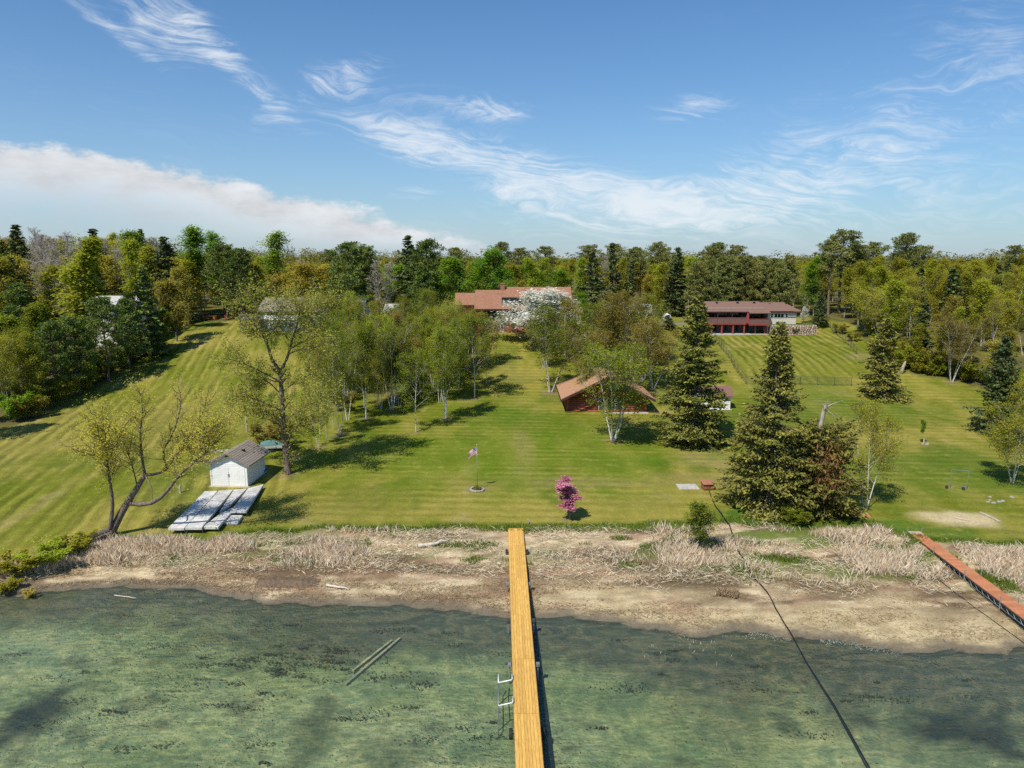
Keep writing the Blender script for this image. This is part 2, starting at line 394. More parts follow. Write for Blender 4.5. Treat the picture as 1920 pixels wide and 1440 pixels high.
def ground_colours():
    n = len(gx)
    c = np.zeros((n, 3))
    s = shore(gx); e = np.maximum(edge(gx), s + 2.5)
    t = np.clip((gy - s) / (e - s), 0, 1)
    def L(a, b, f): return np.array(a)[None, :] * (1 - f[:, None]) + np.array(b)[None, :] * f[:, None]
    def put(c, col, f): return c * (1 - f[:, None]) + np.array(col)[None, :] * f[:, None]
    # lawns
    f1 = fbm(gx * .07, gy * .05, 3, 4); f2 = fbm(gx * .45, gy * .2, 7, 4); f3 = fbm(gx * .2, gy * .11, 71, 4)
    lawn = L((.132, .156, .011), (.268, .234, .046), smooth(f1 * .45 + f2 * .45 + f3 * .25, .42, .74))
    lawn = put(lawn, (.30, .245, .105), smooth(f2 * .5 + fbm(gx * .9, gy * .35, 12, 3) * .5, .60, .82) * .75)
    lawn = put(lawn, (.062, .108, .008), smooth(f3, .58, .76) * .6)
    def blot(px, py, rx, ry, col, k, seed):
        nonlocal lawn
        g = ground(px, py)
        r = np.hypot((gx - g[0]) / rx, (gy - g[1]) / ry) + (fbm(gx * .35, gy * .35, seed, 3) - .5) * 1.0
        lawn = put(lawn, col, smooth(r, 1.15, .35) * k)
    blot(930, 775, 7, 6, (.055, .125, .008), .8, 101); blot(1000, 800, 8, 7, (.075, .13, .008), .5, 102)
    blot(1330, 865, 5, 4, (.30, .24, .09), .75, 103); blot(1290, 900, 5, 3, (.25, .20, .07), .5, 104); blot(1230, 868, 3, 3, (.07, .13, .01), .7, 105)
    blot(1370, 905, 2.6, 3.4, (.26, .21, .075), .6, 106); blot(960, 905, 9, 3, (.21, .19, .05), .5, 107); blot(700, 930, 10, 4, (.20, .185, .03), .4, 108)
    blot(960, 705, 5, 5, (.22, .20, .05), .6, 109); blot(600, 960, 8, 3, (.22, .195, .045), .5, 110); blot(200, 960, 14, 5, (.20, .185, .03), .4, 111)
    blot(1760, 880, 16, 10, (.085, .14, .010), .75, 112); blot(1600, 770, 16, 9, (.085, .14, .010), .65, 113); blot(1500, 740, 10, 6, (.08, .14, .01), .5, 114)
    blot(1480, 680, 14, 10, (.20, .19, .028), .55, 115); blot(240, 800, 24, 20, (.225, .20, .045), .6, 116); blot(760, 700, 9, 8, (.20, .15, .07), .45, 117)
    blot(740, 740, 6, 5, (.17, .12, .055), .4, 118); blot(1790, 972, 4.6, 1.9, (.50, .41, .24), .98, 119); blot(1880, 720, 8, 5, (.24, .19, .06), .6, 120)
    blot(1620, 668, 5, 4, (.24, .20, .09), .6, 121); blot(1410, 970, 3, 2, (.05, .13, .012), .8, 122); blot(1600, 985, 6, 1.6, (.06, .14, .012), .8, 123); blot(1720, 1000, 5, 2.2, (.06, .13, .012), .7, 124); blot(340, 1018, 6, 1.4, (.07, .15, .012), .7, 125)
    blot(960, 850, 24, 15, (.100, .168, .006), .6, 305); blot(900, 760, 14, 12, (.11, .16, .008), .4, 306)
    for bx_, by_, br_ in ((540, 892, 1.3), (780, 811, .9), (835, 786, 1.3), (890, 747, 1.3), (1032, 736, 1.8), (1150, 827, 1.4), (1068, 975, .7), (895, 919, 1.3), (735, 770, 1.6), (686, 786, .9), (636, 816, 1.3), (597, 839, .8), (1732, 833, .7), (1784, 718, 1.6), (1225, 735, 1.8)):
        blot(bx_, by_, br_, br_, (.20, .155, .075), .75, 140 + bx_)
    blot(985, 840, 1.6, 9, (.25, .205, .075), .45, 301); blot(1110, 905, 7, 2, (.24, .20, .07), .45, 302); blot(820, 860, 6, 2.5, (.105, .15, .008), .5, 303); blot(1180, 940, 6, 2, (.21, .195, .04), .4, 304)
    # strip of lusher grass beside the reeds
    lawn = put(lawn, (.075, .13, .010), smooth(gy - e, 1.8, .2) * .75)
    # woods floor
    wood = in_wood(gx, gy).astype(float)
    floor_ = L((.10, .085, .035), (.14, .135, .03), smooth(f2, .4, .65))
    lawn = lawn * (1 - wood[:, None] * .9) + floor_ * wood[:, None] * .9
    # driveway behind the houses
    dr = smooth(np.abs(gy - (157 + .03 * (gx - 20))), 1.9, 1.3) * smooth(gx, 14, 18) * smooth(-gx, -62, -58)
    lawn = put(lawn, (.20, .18, .16), dr)
    # beach
    q1 = fbm(gx * .22, gy * .8, 61, 4); q2 = fbm(gx * .9, gy * 2.6, 63, 4); q3 = fbm(gx * .12, gy * .35, 67, 3)
    be = L((.35, .27, .165), (.56, .46, .30), smooth(q2, .35, .65))
    be = put(be, (.17, .105, .06), smooth(q1 + .12 * smooth(np.abs(t - .38), .25, .05), .50, .62) * .85)
    be = put(be, (.33, .195, .125), smooth(fbm(gx * .2, gy * 1.3, 69, 4), .52, .64) * .65)
    be = put(be, (.10, .075, .045), smooth(q1 + q3 * .5, .74, .9) * .6 * smooth(t, .15, .3))
    sand = L((.36, .285, .16), (.50, .41, .245), smooth(q2, .3, .7))
    sandm = smooth(t + (q3 - .5) * .45, .40, .20) * (0.12 + .88 * smooth(gx, -2, 8))
    be = be * (1 - sandm[:, None]) + sand * sandm[:, None]
    be = put(be, (.105, .085, .045), smooth(fbm(gx * .16, gy * .55, 73, 3), .50, .62) * smooth(t, .28, .40) * smooth(t, .72, .55) * smooth(gx, 6, 12) * .8)
    be = put(be, (.12, .16, .03), smooth(fbm(gx * .3, gy * .7, 79, 3), .53, .66) * smooth(t, .35, .6) * (.45 + .5 * smooth(gx, 6, 14)))
    be = put(be, (.15, .125, .09), smooth(gy - s + (q2 - .5) * 1.0, 1.5, .3) * .92)           # wet rim
    # bed of the lake
    dd = s - gy
    b1 = fbm(gx * .1, gy * .13, 81, 4); b2 = fbm(gx * .5, gy * .55, 83, 5); b3 = fbm(gx * .05, gy * .09, 89, 3)
    bed = L((.36, .39, .20), (.54, .54, .32), smooth(b1 * .6 + b2 * .4, .38, .64))
    bed = put(bed, (.36, .32, .15), smooth(b3, .5, .68) * .5)
    bed = put(bed, (.12, .14, .06), smooth(b2, .60, .75) * .55)
    bed = put(bed, (.13, .15, .085), smooth(b1 + (b2 - .5) * .9, .60, .78) * .5)
    bed = put(bed, (.155, .135, .105), smooth((dd + (b1 - .5) * 9 + (b2 - .5) * 3) / (1 + .9 * smooth(gx, 3, 14)), 5.5, 1.5) * .85)        # dark mud close in
    bed = put(bed, (.095, .085, .06), smooth(dd, .6, 0))
    deep = ground(1790, 1370); rr = np.hypot((gx - deep[0]) / 5.0, (gy - deep[1]) / 3.0) + (b2 - .5) * 1.6 + (b1 - .5)
    bed = put(bed, (.028, .035, .03), smooth(rr, 1.2, .4) * .9)
    deep = ground(60, 1350); rr = np.hypot((gx - deep[0]) / 2.2, (gy - deep[1]) / 2.6) + (b2 - .5) * 1.6
    bed = put(bed, (.03, .038, .03), smooth(rr, 1.1, .4) * .9)
    bl = smooth(gy - e + (q2 - .5) * 1.6, -.7, .25)
    c = be * (1 - bl[:, None]) + lawn * bl[:, None]
    c = np.where((gy < s)[:, None], bed, c)
    fine = smooth(gy - e, -.6, .6)
    return c, fine, wood
gcol, glawn, gwood = ground_colours()

def ground_stripes():
    """across-stripe distance of the mower tracks, per part of the lawn, and how strong they show"""
    def along(a, b):
        d = G2(*b) - G2(*a); d /= np.linalg.norm(d); return np.array((-d[1], d[0]))
    nl = along((60, 985), (395, 615)); nr = along((1590, 715), (1490, 640))
    sl = gx * nl[0] + gy * nl[1]; sr = gx * nr[0] + gy * nr[1]
    sc = gy + gx * .04
    xl = np.interp(gy, [55, 66, 100, 150], [-22, -19, -22, -24])
    wl = smooth(xl - gx, -2, 3)
    slope = poly_mask([G2(1340, 632), G2(1398, 722), G2(1600, 724), G2(1614, 655), G2(1560, 612)], gx, gy).astype(float)
    s = np.where(slope > .5, sr, np.where(wl > .5, sl, sc))
    amp = np.where(slope > .5, 1.0, np.where(wl > .5, smooth(wl, .55, 1.0), .55 * smooth(wl, .45, 0)))
    return s, amp * glawn * (1 - gwood)
gs, ga = ground_stripes()

def ground_material():
    m_ = bpy.data.materials.new('ground_cover'); m_.use_nodes = True
    nt = m_.node_tree; b = nt.nodes['Principled BSDF']
    def A(nm): return N(nt, 'ShaderNodeAttribute', attribute_name=nm)
    col = A('col').outputs['Color']; sx = A('stripe').outputs['Fac']; am = A('amp').outputs['Fac']; lw = A('lawn').outputs['Fac']
    tc = N(nt, 'ShaderNodeTexCoord')
    P = tc.outputs['Object']
    w = NOISE(nt, P, 0.35, 3)
    sxx = M(nt, 'ADD', sx, M(nt, 'MULTIPLY', w, 1.1))
    stv = COMB(nt, M(nt, 'MULTIPLY', sxx, 1.0), 0.0, 0.0)
    st1 = NOISE(nt, stv, 1.25, 4, 0.7)
    st2 = M(nt, 'SINE', M(nt, 'MULTIPLY', sxx, 2 * math.pi / 1.55))
    band = M(nt, 'ADD', M(nt, 'MULTIPLY', M(nt, 'SUBTRACT', st1, 0.5), 2.6), M(nt, 'MULTIPLY', st2, 0.35))
    patch = NOISE(nt, P, 0.11, 3, 0.6)
    k = M(nt, 'MULTIPLY', M(nt, 'MULTIPLY', band, am), SS(nt, patch, 0.3, 0.62))
    g1 = NOISE(nt, P, 1.1, 5, 0.72); g2 = NOISE(nt, P, 6.0, 3, 0.75)
    bright = M(nt, 'ADD', M(nt, 'ADD', 0.98, M(nt, 'MULTIPLY', k, 0.70)), M(nt, 'MULTIPLY', M(nt, 'SUBTRACT', g1, 0.5), 0.75))
    bright = M(nt, 'ADD', bright, M(nt, 'MULTIPLY', M(nt, 'SUBTRACT', g2, 0.5), 1.0))
    sz_ = N(nt, 'ShaderNodeSeparateXYZ'); nt.links.new(P, sz_.inputs[0])
    und = SS(nt, sz_.outputs[2], 0.0, -0.15)
    bright = M(nt, 'ADD', bright, M(nt, 'MULTIPLY', M(nt, 'MULTIPLY', M(nt, 'SUBTRACT', NOISE(nt, P, 2.2, 4, 0.75, 0.6), 0.52), und), 0.95))
    bright = M(nt, 'MAXIMUM', bright, 0.25)
    sc_ = N(nt, 'ShaderNodeVectorMath', operation='SCALE'); nt.links.new(col, sc_.inputs[0]); nt.links.new(bright, sc_.inputs['Scale'])
    straw = MIX(nt, M(nt, 'MULTIPLY', M(nt, 'MULTIPLY', SS(nt, M(nt, 'ADD', g1, M(nt, 'MULTIPLY', k, 0.22)), 0.53, 0.78), lw), 0.62), sc_.outputs[0], (0.30, 0.245, 0.085, 1))
    nt.links.new(straw, b.inputs['Base Color'])
    b.inputs['Roughness'].default_value = 0.9; b.inputs['Specular IOR Level'].default_value = 0.12
    bp = N(nt, 'ShaderNodeBump'); bp.inputs['Strength'].default_value = 0.8; bp.inputs['Distance'].default_value = 0.10
    nt.links.new(M(nt, 'ADD', g2, M(nt, 'MULTIPLY', g1, 0.8)), bp.inputs['Height']); nt.links.new(bp.outputs[0], b.inputs['Normal'])
    return m_
def build_ground():
    idx = np.arange(nxg * nyg).reshape(nyg, nxg)
    F = np.stack([idx[:-1, :-1], idx[:-1, 1:], idx[1:, 1:], idx[1:, :-1]], -1).reshape(-1, 4)
    me = quad_mesh('ground', np.stack([gx, gy, gzz], 1), F, mats=[ground_material()], smooth=True)
    a = me.attributes.new('col', 'FLOAT_COLOR', 'POINT'); a.data.foreach_set('color', np.concatenate([gcol, np.ones((len(gcol), 1))], 1).astype(np.float32).ravel())
    for nm, v in (('stripe', gs), ('amp', ga), ('lawn', glawn * (1 - gwood))):
        a = me.attributes.new(nm, 'FLOAT', 'POINT'); a.data.foreach_set('value', np.ascontiguousarray(v, dtype=np.float32))
    o = link('ground', me); o['kind'] = 'structure'; o['label'] = 'mown lawns, beach and lake bed in one stretch of land'
build_ground()

# ------------------------------------------------------------------ the lake
def water_material():
    m_ = bpy.data.materials.new('lake_water'); m_.use_nodes = True
    nt = m_.node_tree; nt.nodes.clear()
    tc = N(nt, 'ShaderNodeTexCoord'); P = tc.outputs['Object']
    mp = N(nt, 'ShaderNodeMapping'); nt.links.new(P, mp.inputs[0]); mp.inputs['Rotation'].default_value = (0, 0, R(-16)); mp.inputs['Scale'].default_value = (.40, 1.2, 1)
    h1 = NOISE(nt, mp.outputs[0], 1.0, 5, 0.55, 0.5)
    h2 = NOISE(nt, P, 5.5, 3, 0.5)
    wp = NOISE(nt, P, 0.06, 3)
    hh = M(nt, 'ADD', M(nt, 'MULTIPLY', h1, 1.0), M(nt, 'MULTIPLY', h2, 0.42))
    bp = N(nt, 'ShaderNodeBump'); bp.inputs['Distance'].default_value = 0.25
    nt.links.new(M(nt, 'ADD', 0.20, M(nt, 'MULTIPLY', SS(nt, wp, 0.35, 0.65), 0.30)), bp.inputs['Strength']); nt.links.new(hh, bp.inputs['Height'])
    # caustic light painted into the water tint: paler along noise crests, darker between
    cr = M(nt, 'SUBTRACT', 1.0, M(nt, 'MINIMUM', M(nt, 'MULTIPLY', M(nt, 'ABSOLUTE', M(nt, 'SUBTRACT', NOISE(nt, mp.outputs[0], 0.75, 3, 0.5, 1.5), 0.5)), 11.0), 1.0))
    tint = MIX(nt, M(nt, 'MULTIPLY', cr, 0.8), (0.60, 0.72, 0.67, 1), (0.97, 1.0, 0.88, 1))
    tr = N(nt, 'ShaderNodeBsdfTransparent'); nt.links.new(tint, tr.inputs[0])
    gl = N(nt, 'ShaderNodeBsdfGlossy'); gl.inputs['Roughness'].default_value = 0.03; nt.links.new(bp.outputs[0], gl.inputs['Normal'])
    fr = N(nt, 'ShaderNodeFresnel'); fr.inputs['IOR'].default_value = 1.42; nt.links.new(bp.outputs[0], fr.inputs['Normal'])
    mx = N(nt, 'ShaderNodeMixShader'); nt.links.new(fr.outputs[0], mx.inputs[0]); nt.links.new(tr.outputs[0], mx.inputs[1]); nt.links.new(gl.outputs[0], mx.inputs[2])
    # a little suspended silt scatters light back
    df = N(nt, 'ShaderNodeBsdfDiffuse'); df.inputs[0].default_value = (0.115, 0.14, 0.135, 1)
    m2 = N(nt, 'ShaderNodeMixShader'); m2.inputs[0].default_value = 0.11; nt.links.new(mx.outputs[0], m2.inputs[1]); nt.links.new(df.outputs[0], m2.inputs[2])
    o = N(nt, 'ShaderNodeOutputMaterial'); nt.links.new(m2.outputs[0], o.inputs[0])
    return m_
wm = MB(); wm.add([(-900, -400, 0), (900, -400, 0), (900, 60, 0), (-900, 60, 0)], [(0, 1, 2, 3)])
water = wm.build('lake_water', water_material()); water['kind'] = 'structure'; water['label'] = 'clear shallow green lake water with small ripples'

# ------------------------------------------------------------------ growing trees (numpy)
def nrm(v): return v / (np.linalg.norm(v, axis=-1, keepdims=True) + 1e-9)
def grow(rng, start, d, length, n, up=0.0, wob=0.08):
    """B branches of n points each, bending by `up` (towards +z) on the way"""
    B = len(start); P = np.zeros((B, n, 3)); P[:, 0] = start; d = nrm(np.array(d, float))
    step = (np.asarray(length, float) / (n - 1))[:, None]
    upv = np.broadcast_to(np.asarray(up, float), (B,))
    for i in range(1, n):
        d = d + rng.normal(0, wob, (B, 3)); d[:, 2] += upv / (n - 1); d = nrm(d)
        P[:, i] = P[:, i - 1] + d * step
    return P
def tubes(P, r0, r1, k=5):
    """tapered tubes round B polylines -> verts, quads"""
    B, n, _ = P.shape
    T = nrm(np.gradient(P, axis=1))
    ref = np.where(np.abs(T[..., 2:3]) < .9, np.array((0, 0, 1.0)), np.array((1.0, 0, 0)))
    U = nrm(np.cross(T, ref)); W = np.cross(T, U)
    r0 = np.broadcast_to(np.asarray(r0, float), (B,)); r1 = np.broadcast_to(np.asarray(r1, float), (B,))
    tt = np.linspace(0, 1, n)
    r = (r0[:, None] * (1 - tt) + r1[:, None] * tt)
    a = np.arange(k) * 2 * math.pi / k
    V = P[:, :, None, :] + r[:, :, None, None] * (np.cos(a)[None, None, :, None] * U[:, :, None, :] + np.sin(a)[None, None, :, None] * W[:, :, None, :])
    idx = np.arange(B * n * k).reshape(B, n, k); j2 = np.roll(np.arange(k), -1)
    F = np.stack([idx[:, :-1, :], idx[:, :-1, j2], idx[:, 1:, j2], idx[:, 1:, :]], -1).reshape(-1, 4)
    return V.reshape(-1, 3), F
def sample(P, t):
    """points and tangents at parameters t (B,m) along polylines P"""
    B, n, _ = P.shape; f = t * (n - 1); i = np.minimum(f.astype(int), n - 2); w = (f - i)[..., None]
    b = np.arange(B)[:, None]
    a = P[b, i]; c = P[b, i + 1]
    return a * (1 - w) + c * w, nrm(c - a)
def spread(rng, T, ang):
    """directions leaving T under the angle ang"""
    r = rng.normal(0, 1, T.shape); p = nrm(r - (r * T).sum(-1, keepdims=True) * T)
    ang = np.asarray(ang)[..., None] if np.ndim(ang) else ang
    return nrm(np.cos(ang) * T + np.sin(ang) * p)
def leaves(rng, C, size, asp=0.6, flat=0.6, along=None):
    """one small quad per centre"""
    n = len(C); nr = rng.normal(0, 1, (n, 3)); nr[:, 2] = np.abs(nr[:, 2]) + flat * 2; nr = nrm(nr)
    r = rng.normal(0, 1, (n, 3)) if along is None else along
    u = nrm(r - (r * nr).sum(1, keepdims=True) * nr); v = np.cross(nr, u)
    s = (size * rng.uniform(.6, 1.35, n))[:, None]
    V = np.stack([C - u * s * .5, C - v * s * .5 * asp, C + u * s * .5, C + v * s * .5 * asp], 1).reshape(-1, 3)   # diamond leaf
    F = np.arange(n * 4).reshape(n, 4)
    return V, F
def merge(parts):
    Vs, Fs, o = [], [], 0
    for V, F in parts:
        Vs.append(V); Fs.append(F + o); o += len(V)
    return np.concatenate(Vs), np.concatenate(Fs)

class Proto:
    def __init__(s, H, trunk, crown): s.H = H; s.trunk = trunk; s.crown = crown
def finish(nm, rng, H, wood, twig, leaf, bark, twig_m, leaf_m, rndcl=None):
    Vt, Ft = merge(wood)
    trunk = quad_mesh(nm + '_trunk', Vt, Ft, rng.uniform(0, 1, len(Vt)), [bark], smooth=True)
    parts = []; mi = []; rn = []
    if leaf is not None:
        parts.append(leaf); mi.append(np.zeros(len(leaf[1]), int))
        q = rng.uniform(0, 1, len(leaf[1])) if rndcl is None else np.clip(rndcl, 0, 1)
        rn.append(np.repeat(q, 4))
    if twig is not None:
        parts.append(twig); mi.append(np.ones(len(twig[1]), int)); rn.append(rng.uniform(0, 1, len(twig[0])))
    V, F = merge(parts)
    crown = quad_mesh(nm + '_crown', V, F, np.concatenate(rn), [leaf_m, twig_m], np.concatenate(mi))
    return Proto(max(H, float(V[:, 2].max()) * .985) if H > 1.5 else H, trunk, crown)

def broadleaf(nm, seed, H, bark, twig_m, leaf_m, stems=1, lean=.08, base=.35, n1=14, n2=6, n3=4, len1=.32, ang1=(.6, 1.0), up1=.5, ratio2=.45, ratio3=.45,
              nl=5, lsize=.3, lspread=.25, r0=.02, wob=.07, shape='oval', droop=0.0, twigr=.012, kt=7, fork=None):
    rng = np.random.default_rng(seed)
    az = rng.uniform(0, 6.28) + np.arange(stems) * 6.283 / stems + rng.normal(0, .3, stems)
    ln = np.full(stems, lean) * rng.uniform(.6, 1.4, stems)
    st = np.stack([np.cos(az) * .03 * H * (stems > 1), np.sin(az) * .03 * H * (stems > 1), np.full(stems, -.02 * H)], 1) * np.array((.4, .4, 1))
    d = np.stack([np.cos(az) * ln, np.sin(az) * ln, np.ones(stems)], 1)
    sl = H * rng.uniform(.82, 1.0, stems); sl[0] = H
    TP = grow(rng, st, d, sl * .97, 12, .25 * lean, wob * .45)
    rr = r0 * H * rng.uniform(.75, 1.1, stems) / math.sqrt(stems) * (1 if stems == 1 else 1.25)
    wood = [tubes(TP, rr, rr * .12, kt)]
    # limbs
    t = base + (1 - base) * (np.arange(n1)[None, :] + rng.uniform(0, .9, (stems, n1))) / n1
    t = np.clip(t, 0, .985)
    p, T = sample(TP, t)
    q = (t - base) / (1 - base)
    if shape == 'oval': L = np.sqrt(np.clip(1 - (2 * q - .85) ** 2 / 1.5, .05, 1))
    elif shape == 'round': L = np.sqrt(np.clip(1 - (1.5 * q - .5) ** 2, .12, 1))
    elif shape == 'vase': L = .55 + .45 * q
    else: L = 1 - .8 * q
    L = L * len1 * H * rng.uniform(.7, 1.15, L.shape) * (1.0 if stems == 1 else .85)
    D = spread(rng, T, rng.uniform(ang1[0], ang1[1], t.shape) * (1 - .35 * q))
    P1 = grow(rng, p.reshape(-1, 3), D.reshape(-1, 3), L.ravel(), 7, up1, wob)
    ra = np.maximum(.30 * np.repeat(rr, n1) * (1 - .5 * q.ravel()), .012 * H * .1)
    wood.append(tubes(P1, ra, ra * .25, 4))
    t2 = rng.uniform(.25, 1, (len(P1), n2)); p2, T2 = sample(P1, t2)
    L2 = (L.ravel()[:, None] * ratio2 * (1.15 - .6 * t2) * rng.uniform(.6, 1.2, t2.shape)).ravel()
    P2 = grow(rng, p2.reshape(-1, 3), spread(rng, T2, rng.uniform(.5, 1.1, t2.shape)).reshape(-1, 3), L2, 5, up1 * .5 - droop, wob * 1.6)
    wood.append(tubes(P2, np.maximum(np.repeat(ra, n2) * .4, twigr * 1.2), twigr * .6, 3))
    t3 = rng.uniform(.2, 1, (len(P2), n3)); p3, T3 = sample(P2, t3)
    L3 = (L2[:, None] * ratio3 * rng.uniform(.6, 1.3, t3.shape)).ravel() + .015 * H
    P3 = grow(rng, p3.reshape(-1, 3), spread(rng, T3, rng.uniform(.4, 1.1, t3.shape)).reshape(-1, 3), L3, 3, -droop, wob * 2)
    twig = tubes(P3, twigr, twigr * .5, 3)
    leaf = None; rc = None
    if nl > 0:
        t4 = rng.uniform(.1, 1.05, (len(P3), nl)); p4, _ = sample(P3, np.clip(t4, 0, 1))
        C = p4.reshape(-1, 3) + rng.normal(0, lspread, (p4.size // 3, 3))
        leaf = leaves(rng, C, lsize)
        rc = np.repeat(rng.uniform(0, 1, len(P1)), n2 * n3 * nl) * .5 + rng.uniform(0, 1, len(C)) * .5
    return finish(nm, rng, H, wood, twig, leaf, bark, twig_m, leaf_m, rc)

def spruce(nm, seed, H, Rm, bark, twig_m, leaf_m, levels=46, nb=9, dens=9.0, sl=.55, sw=.34, bare=.04, power=.85, top=1.0, gap=.12):
    rng = np.random.default_rng(seed)
    tp = grow(rng, np.array([[0, 0, -.3]]), np.array([[0, 0, 1.0]]), np.array([H * top + .3]), 14, 0, .008)
    wood = [tubes(tp, .016 * H, .016 * H * (1 - top) + .02, 8)]
    z = np.concatenate([np.full(nb, bare + (top - bare) * (i / levels) ** .95) + rng.normal(0, .006, nb) for i in range(levels)])
    z = np.clip(z, bare * .7, .99)
    keep = rng.uniform(0, 1, len(z)) > gap; z = z[keep]; n = len(z)
    az = rng.uniform(0, 6.283, n)
    lump = .62 + .72 * vn(az / 6.283 * 5 + 7, z * 12, seed)
    L = Rm * (1 - z) ** power * rng.uniform(.72, 1.08, n) * lump + .28
    el = -.12 + .75 * z ** 1.6 + rng.normal(0, .09, n)
    D = np.stack([np.cos(az) * np.cos(el), np.sin(az) * np.cos(el), np.sin(el)], 1)
    S = np.stack([np.interp(z * H, tp[0, :, 2], tp[0, :, 0]), np.interp(z * H, tp[0, :, 2], tp[0, :, 1]), z * H], 1)
    # droop first, then lift at the tip
    P = grow(rng, S, D, L, 6, -.45 * (1 - z), .05); tt = np.linspace(0, 1, 6)
    P[:, :, 2] += (L * .16)[:, None] * tt[None, :] ** 3
    wood.append(tubes(P, .035 + .012 * L, .008, 3))
    m_ = np.maximum((L * dens).astype(int), 3)
    bi = np.repeat(np.arange(n), m_)
    t = rng.uniform(.12, 1.0, len(bi)) ** .8
    p, T = sample(P[bi], t[:, None]); p = p[:, 0]; T = T[:, 0]
    side = nrm(np.cross(T, np.array((0, 0, 1.0)))); sg = rng.choice([-1.0, 1.0], len(bi))
    off = (L[bi] * .24 * (1.15 - .7 * t) + .1) * rng.uniform(.05, 1.0, len(bi))
    C = p + side * (sg * off)[:, None] + T * (off * .5)[:, None]
    C[:, 2] -= off * .32 + rng.uniform(0, .16, len(bi)); C += rng.normal(0, .06, C.shape)
    al = nrm(T * .8 + side * sg[:, None] * rng.uniform(.2, 1.0, (len(bi), 1)) + rng.normal(0, .25, C.shape) + np.array((0, 0, -.25)))
    nr = nrm(rng.normal(0, .55, C.shape) + np.array((0, 0, .9)))
    u = nrm(al - (al * nr).sum(1, keepdims=True) * nr); v = np.cross(nr, u)
    s = rng.uniform(.7, 1.3, len(C))[:, None]
    V = np.stack([C - u * s * sl * .5, C - v * s * sw * .5 + u * s * sl * .1, C + u * s * sl * .5, C + v * s * sw * .5 + u * s * sl * .1], 1).reshape(-1, 3)
    leaf = (V, np.arange(len(C) * 4).reshape(-1, 4))
    rc = (.35 * rng.uniform(0, 1, n)[bi] + .65 * rng.uniform(0, 1, len(bi)))
    tw = tubes(P[:, 2:, :], .02, .008, 3)
    return finish(nm, rng, H, wood, tw, leaf, bark, twig_m, leaf_m, rc)

def pine(nm, seed, H, bark, twig_m, leaf_m, base=.3, n1=46, len1=.24, tufts=7, needles=16, tl=.55, tw=.2, shape='round', tr=.42, up=.35):
    rng = np.random.default_rng(seed)
    tp = grow(rng, np.array([[0, 0, -.3]]), np.array([[0, 0, 1.0]]), np.array([H + .3]), 12, 0, .018)
    wood = [tubes(tp, .017 * H, .004 * H, 7)]
    t = np.clip(base + (1 - base) * (np.arange(n1) + rng.uniform(0, 1, n1)) / n1, 0, .99)[None, :]
    p, T = sample(tp, t); p = p[0]; q = (t[0] - base) / (1 - base)
    if shape == 'round': L = np.sqrt(np.clip(1 - (1.45 * q - .5) ** 2, .1, 1))
    elif shape == 'cone': L = 1.06 - .85 * q
    else: L = .45 + .75 * np.sqrt(np.clip(1 - (2 * q - 1.1) ** 2, 0, 1)) * .9
    L = L * len1 * H * rng.uniform(.62, 1.12, n1)
    az = rng.uniform(0, 6.28) + np.arange(n1) * 2.4; el = .05 + .55 * q + rng.normal(0, .12, n1)
    D = np.stack([np.cos(az) * np.cos(el), np.sin(az) * np.cos(el), np.sin(el)], 1)
    P1 = grow(rng, p, D, L, 6, up, .08); wood.append(tubes(P1, .0045 * H * (1.1 - .7 * q), .02, 4))
    t2 = np.concatenate([rng.uniform(.35, 1, (n1, tufts - 1)), np.ones((n1, 1))], 1); p2, T2 = sample(P1, t2)
    D2 = spread(rng, T2, rng.uniform(.4, 1.1, t2.shape)); D2[..., 2] = np.abs(D2[..., 2]) * .6 + .1
    P2 = grow(rng, p2.reshape(-1, 3), D2.reshape(-1, 3), (L[:, None] * .33 * rng.uniform(.4, 1.1, t2.shape)).ravel() + .1, 3, .3, .1)
    twg = tubes(P2, .025, .01, 3)
    c = P2[:, 2]; nb = len(c)
    dv = nrm(rng.normal(0, 1, (nb, needles, 3)) + np.array((0, 0, .45)))
    C = c[:, None, :] + dv * (tr * rng.uniform(.35, 1.1, (nb, needles, 1))) * np.array((1.25, 1.25, .75))
    C = C.reshape(-1, 3); u = dv.reshape(-1, 3); r = rng.normal(0, 1, u.shape); v = nrm(np.cross(u, r))
    s = rng.uniform(.7, 1.3, (len(C), 1))
    V = np.stack([C - u * s * tl * .5, C - v * s * tw * .5, C + u * s * tl * .5, C + v * s * tw * .5], 1).reshape(-1, 3)
    rc = np.repeat(rng.uniform(0, 1, nb), needles) * .6 + rng.uniform(0, 1, len(C)) * .4
    return finish(nm, rng, H, wood, twg, (V, np.arange(len(C) * 4).reshape(-1, 4)), bark, twig_m, leaf_m, rc)

# bark and leaves
B_birch = mat('birch_bark', (.52, .49, .45), .8, .22, 2.2, wear=((.06, .05, .045), 5.0, .60), stretch=(1, 1, 2.2))
B_brown = mat('brown_bark', (.165, .13, .10), .9, .35, 3.0, bump=.6, stretch=(2, 2, .6))
B_grey = mat('grey_bark', (.30, .27, .225), .9, .3, 3.0, bump=.4, stretch=(2, 2, .6))
B_dead = mat('dead_wood', (.36, .31, .26), .9, .3, 3.0, bump=.5, stretch=(3, 3, .5))
T_red = mat('reddish_twig', (.17, .105, .06), .9, .2, 5)
T_grey = mat('grey_twig', (.40, .355, .29), .9, .2, 5)
T_brown = mat('brown_twig', (.16, .125, .08), .9, .25, 5)
T_ochre = mat('ochre_twig', (.19, .15, .07), .9, .25, 5)
L_birch = leaf_mat('birch_leaf', (.135, .190, .014), (.315, .345, .034), .46, .3)
L_russet = leaf_mat('russet_bud_leaf', (.24, .205, .04), (.38, .33, .06), .45, .3)
L_aspen = leaf_mat('aspen_leaf', (.30, .325, .030), (.52, .485, .055), .5, .3, (.36, .43, .04))
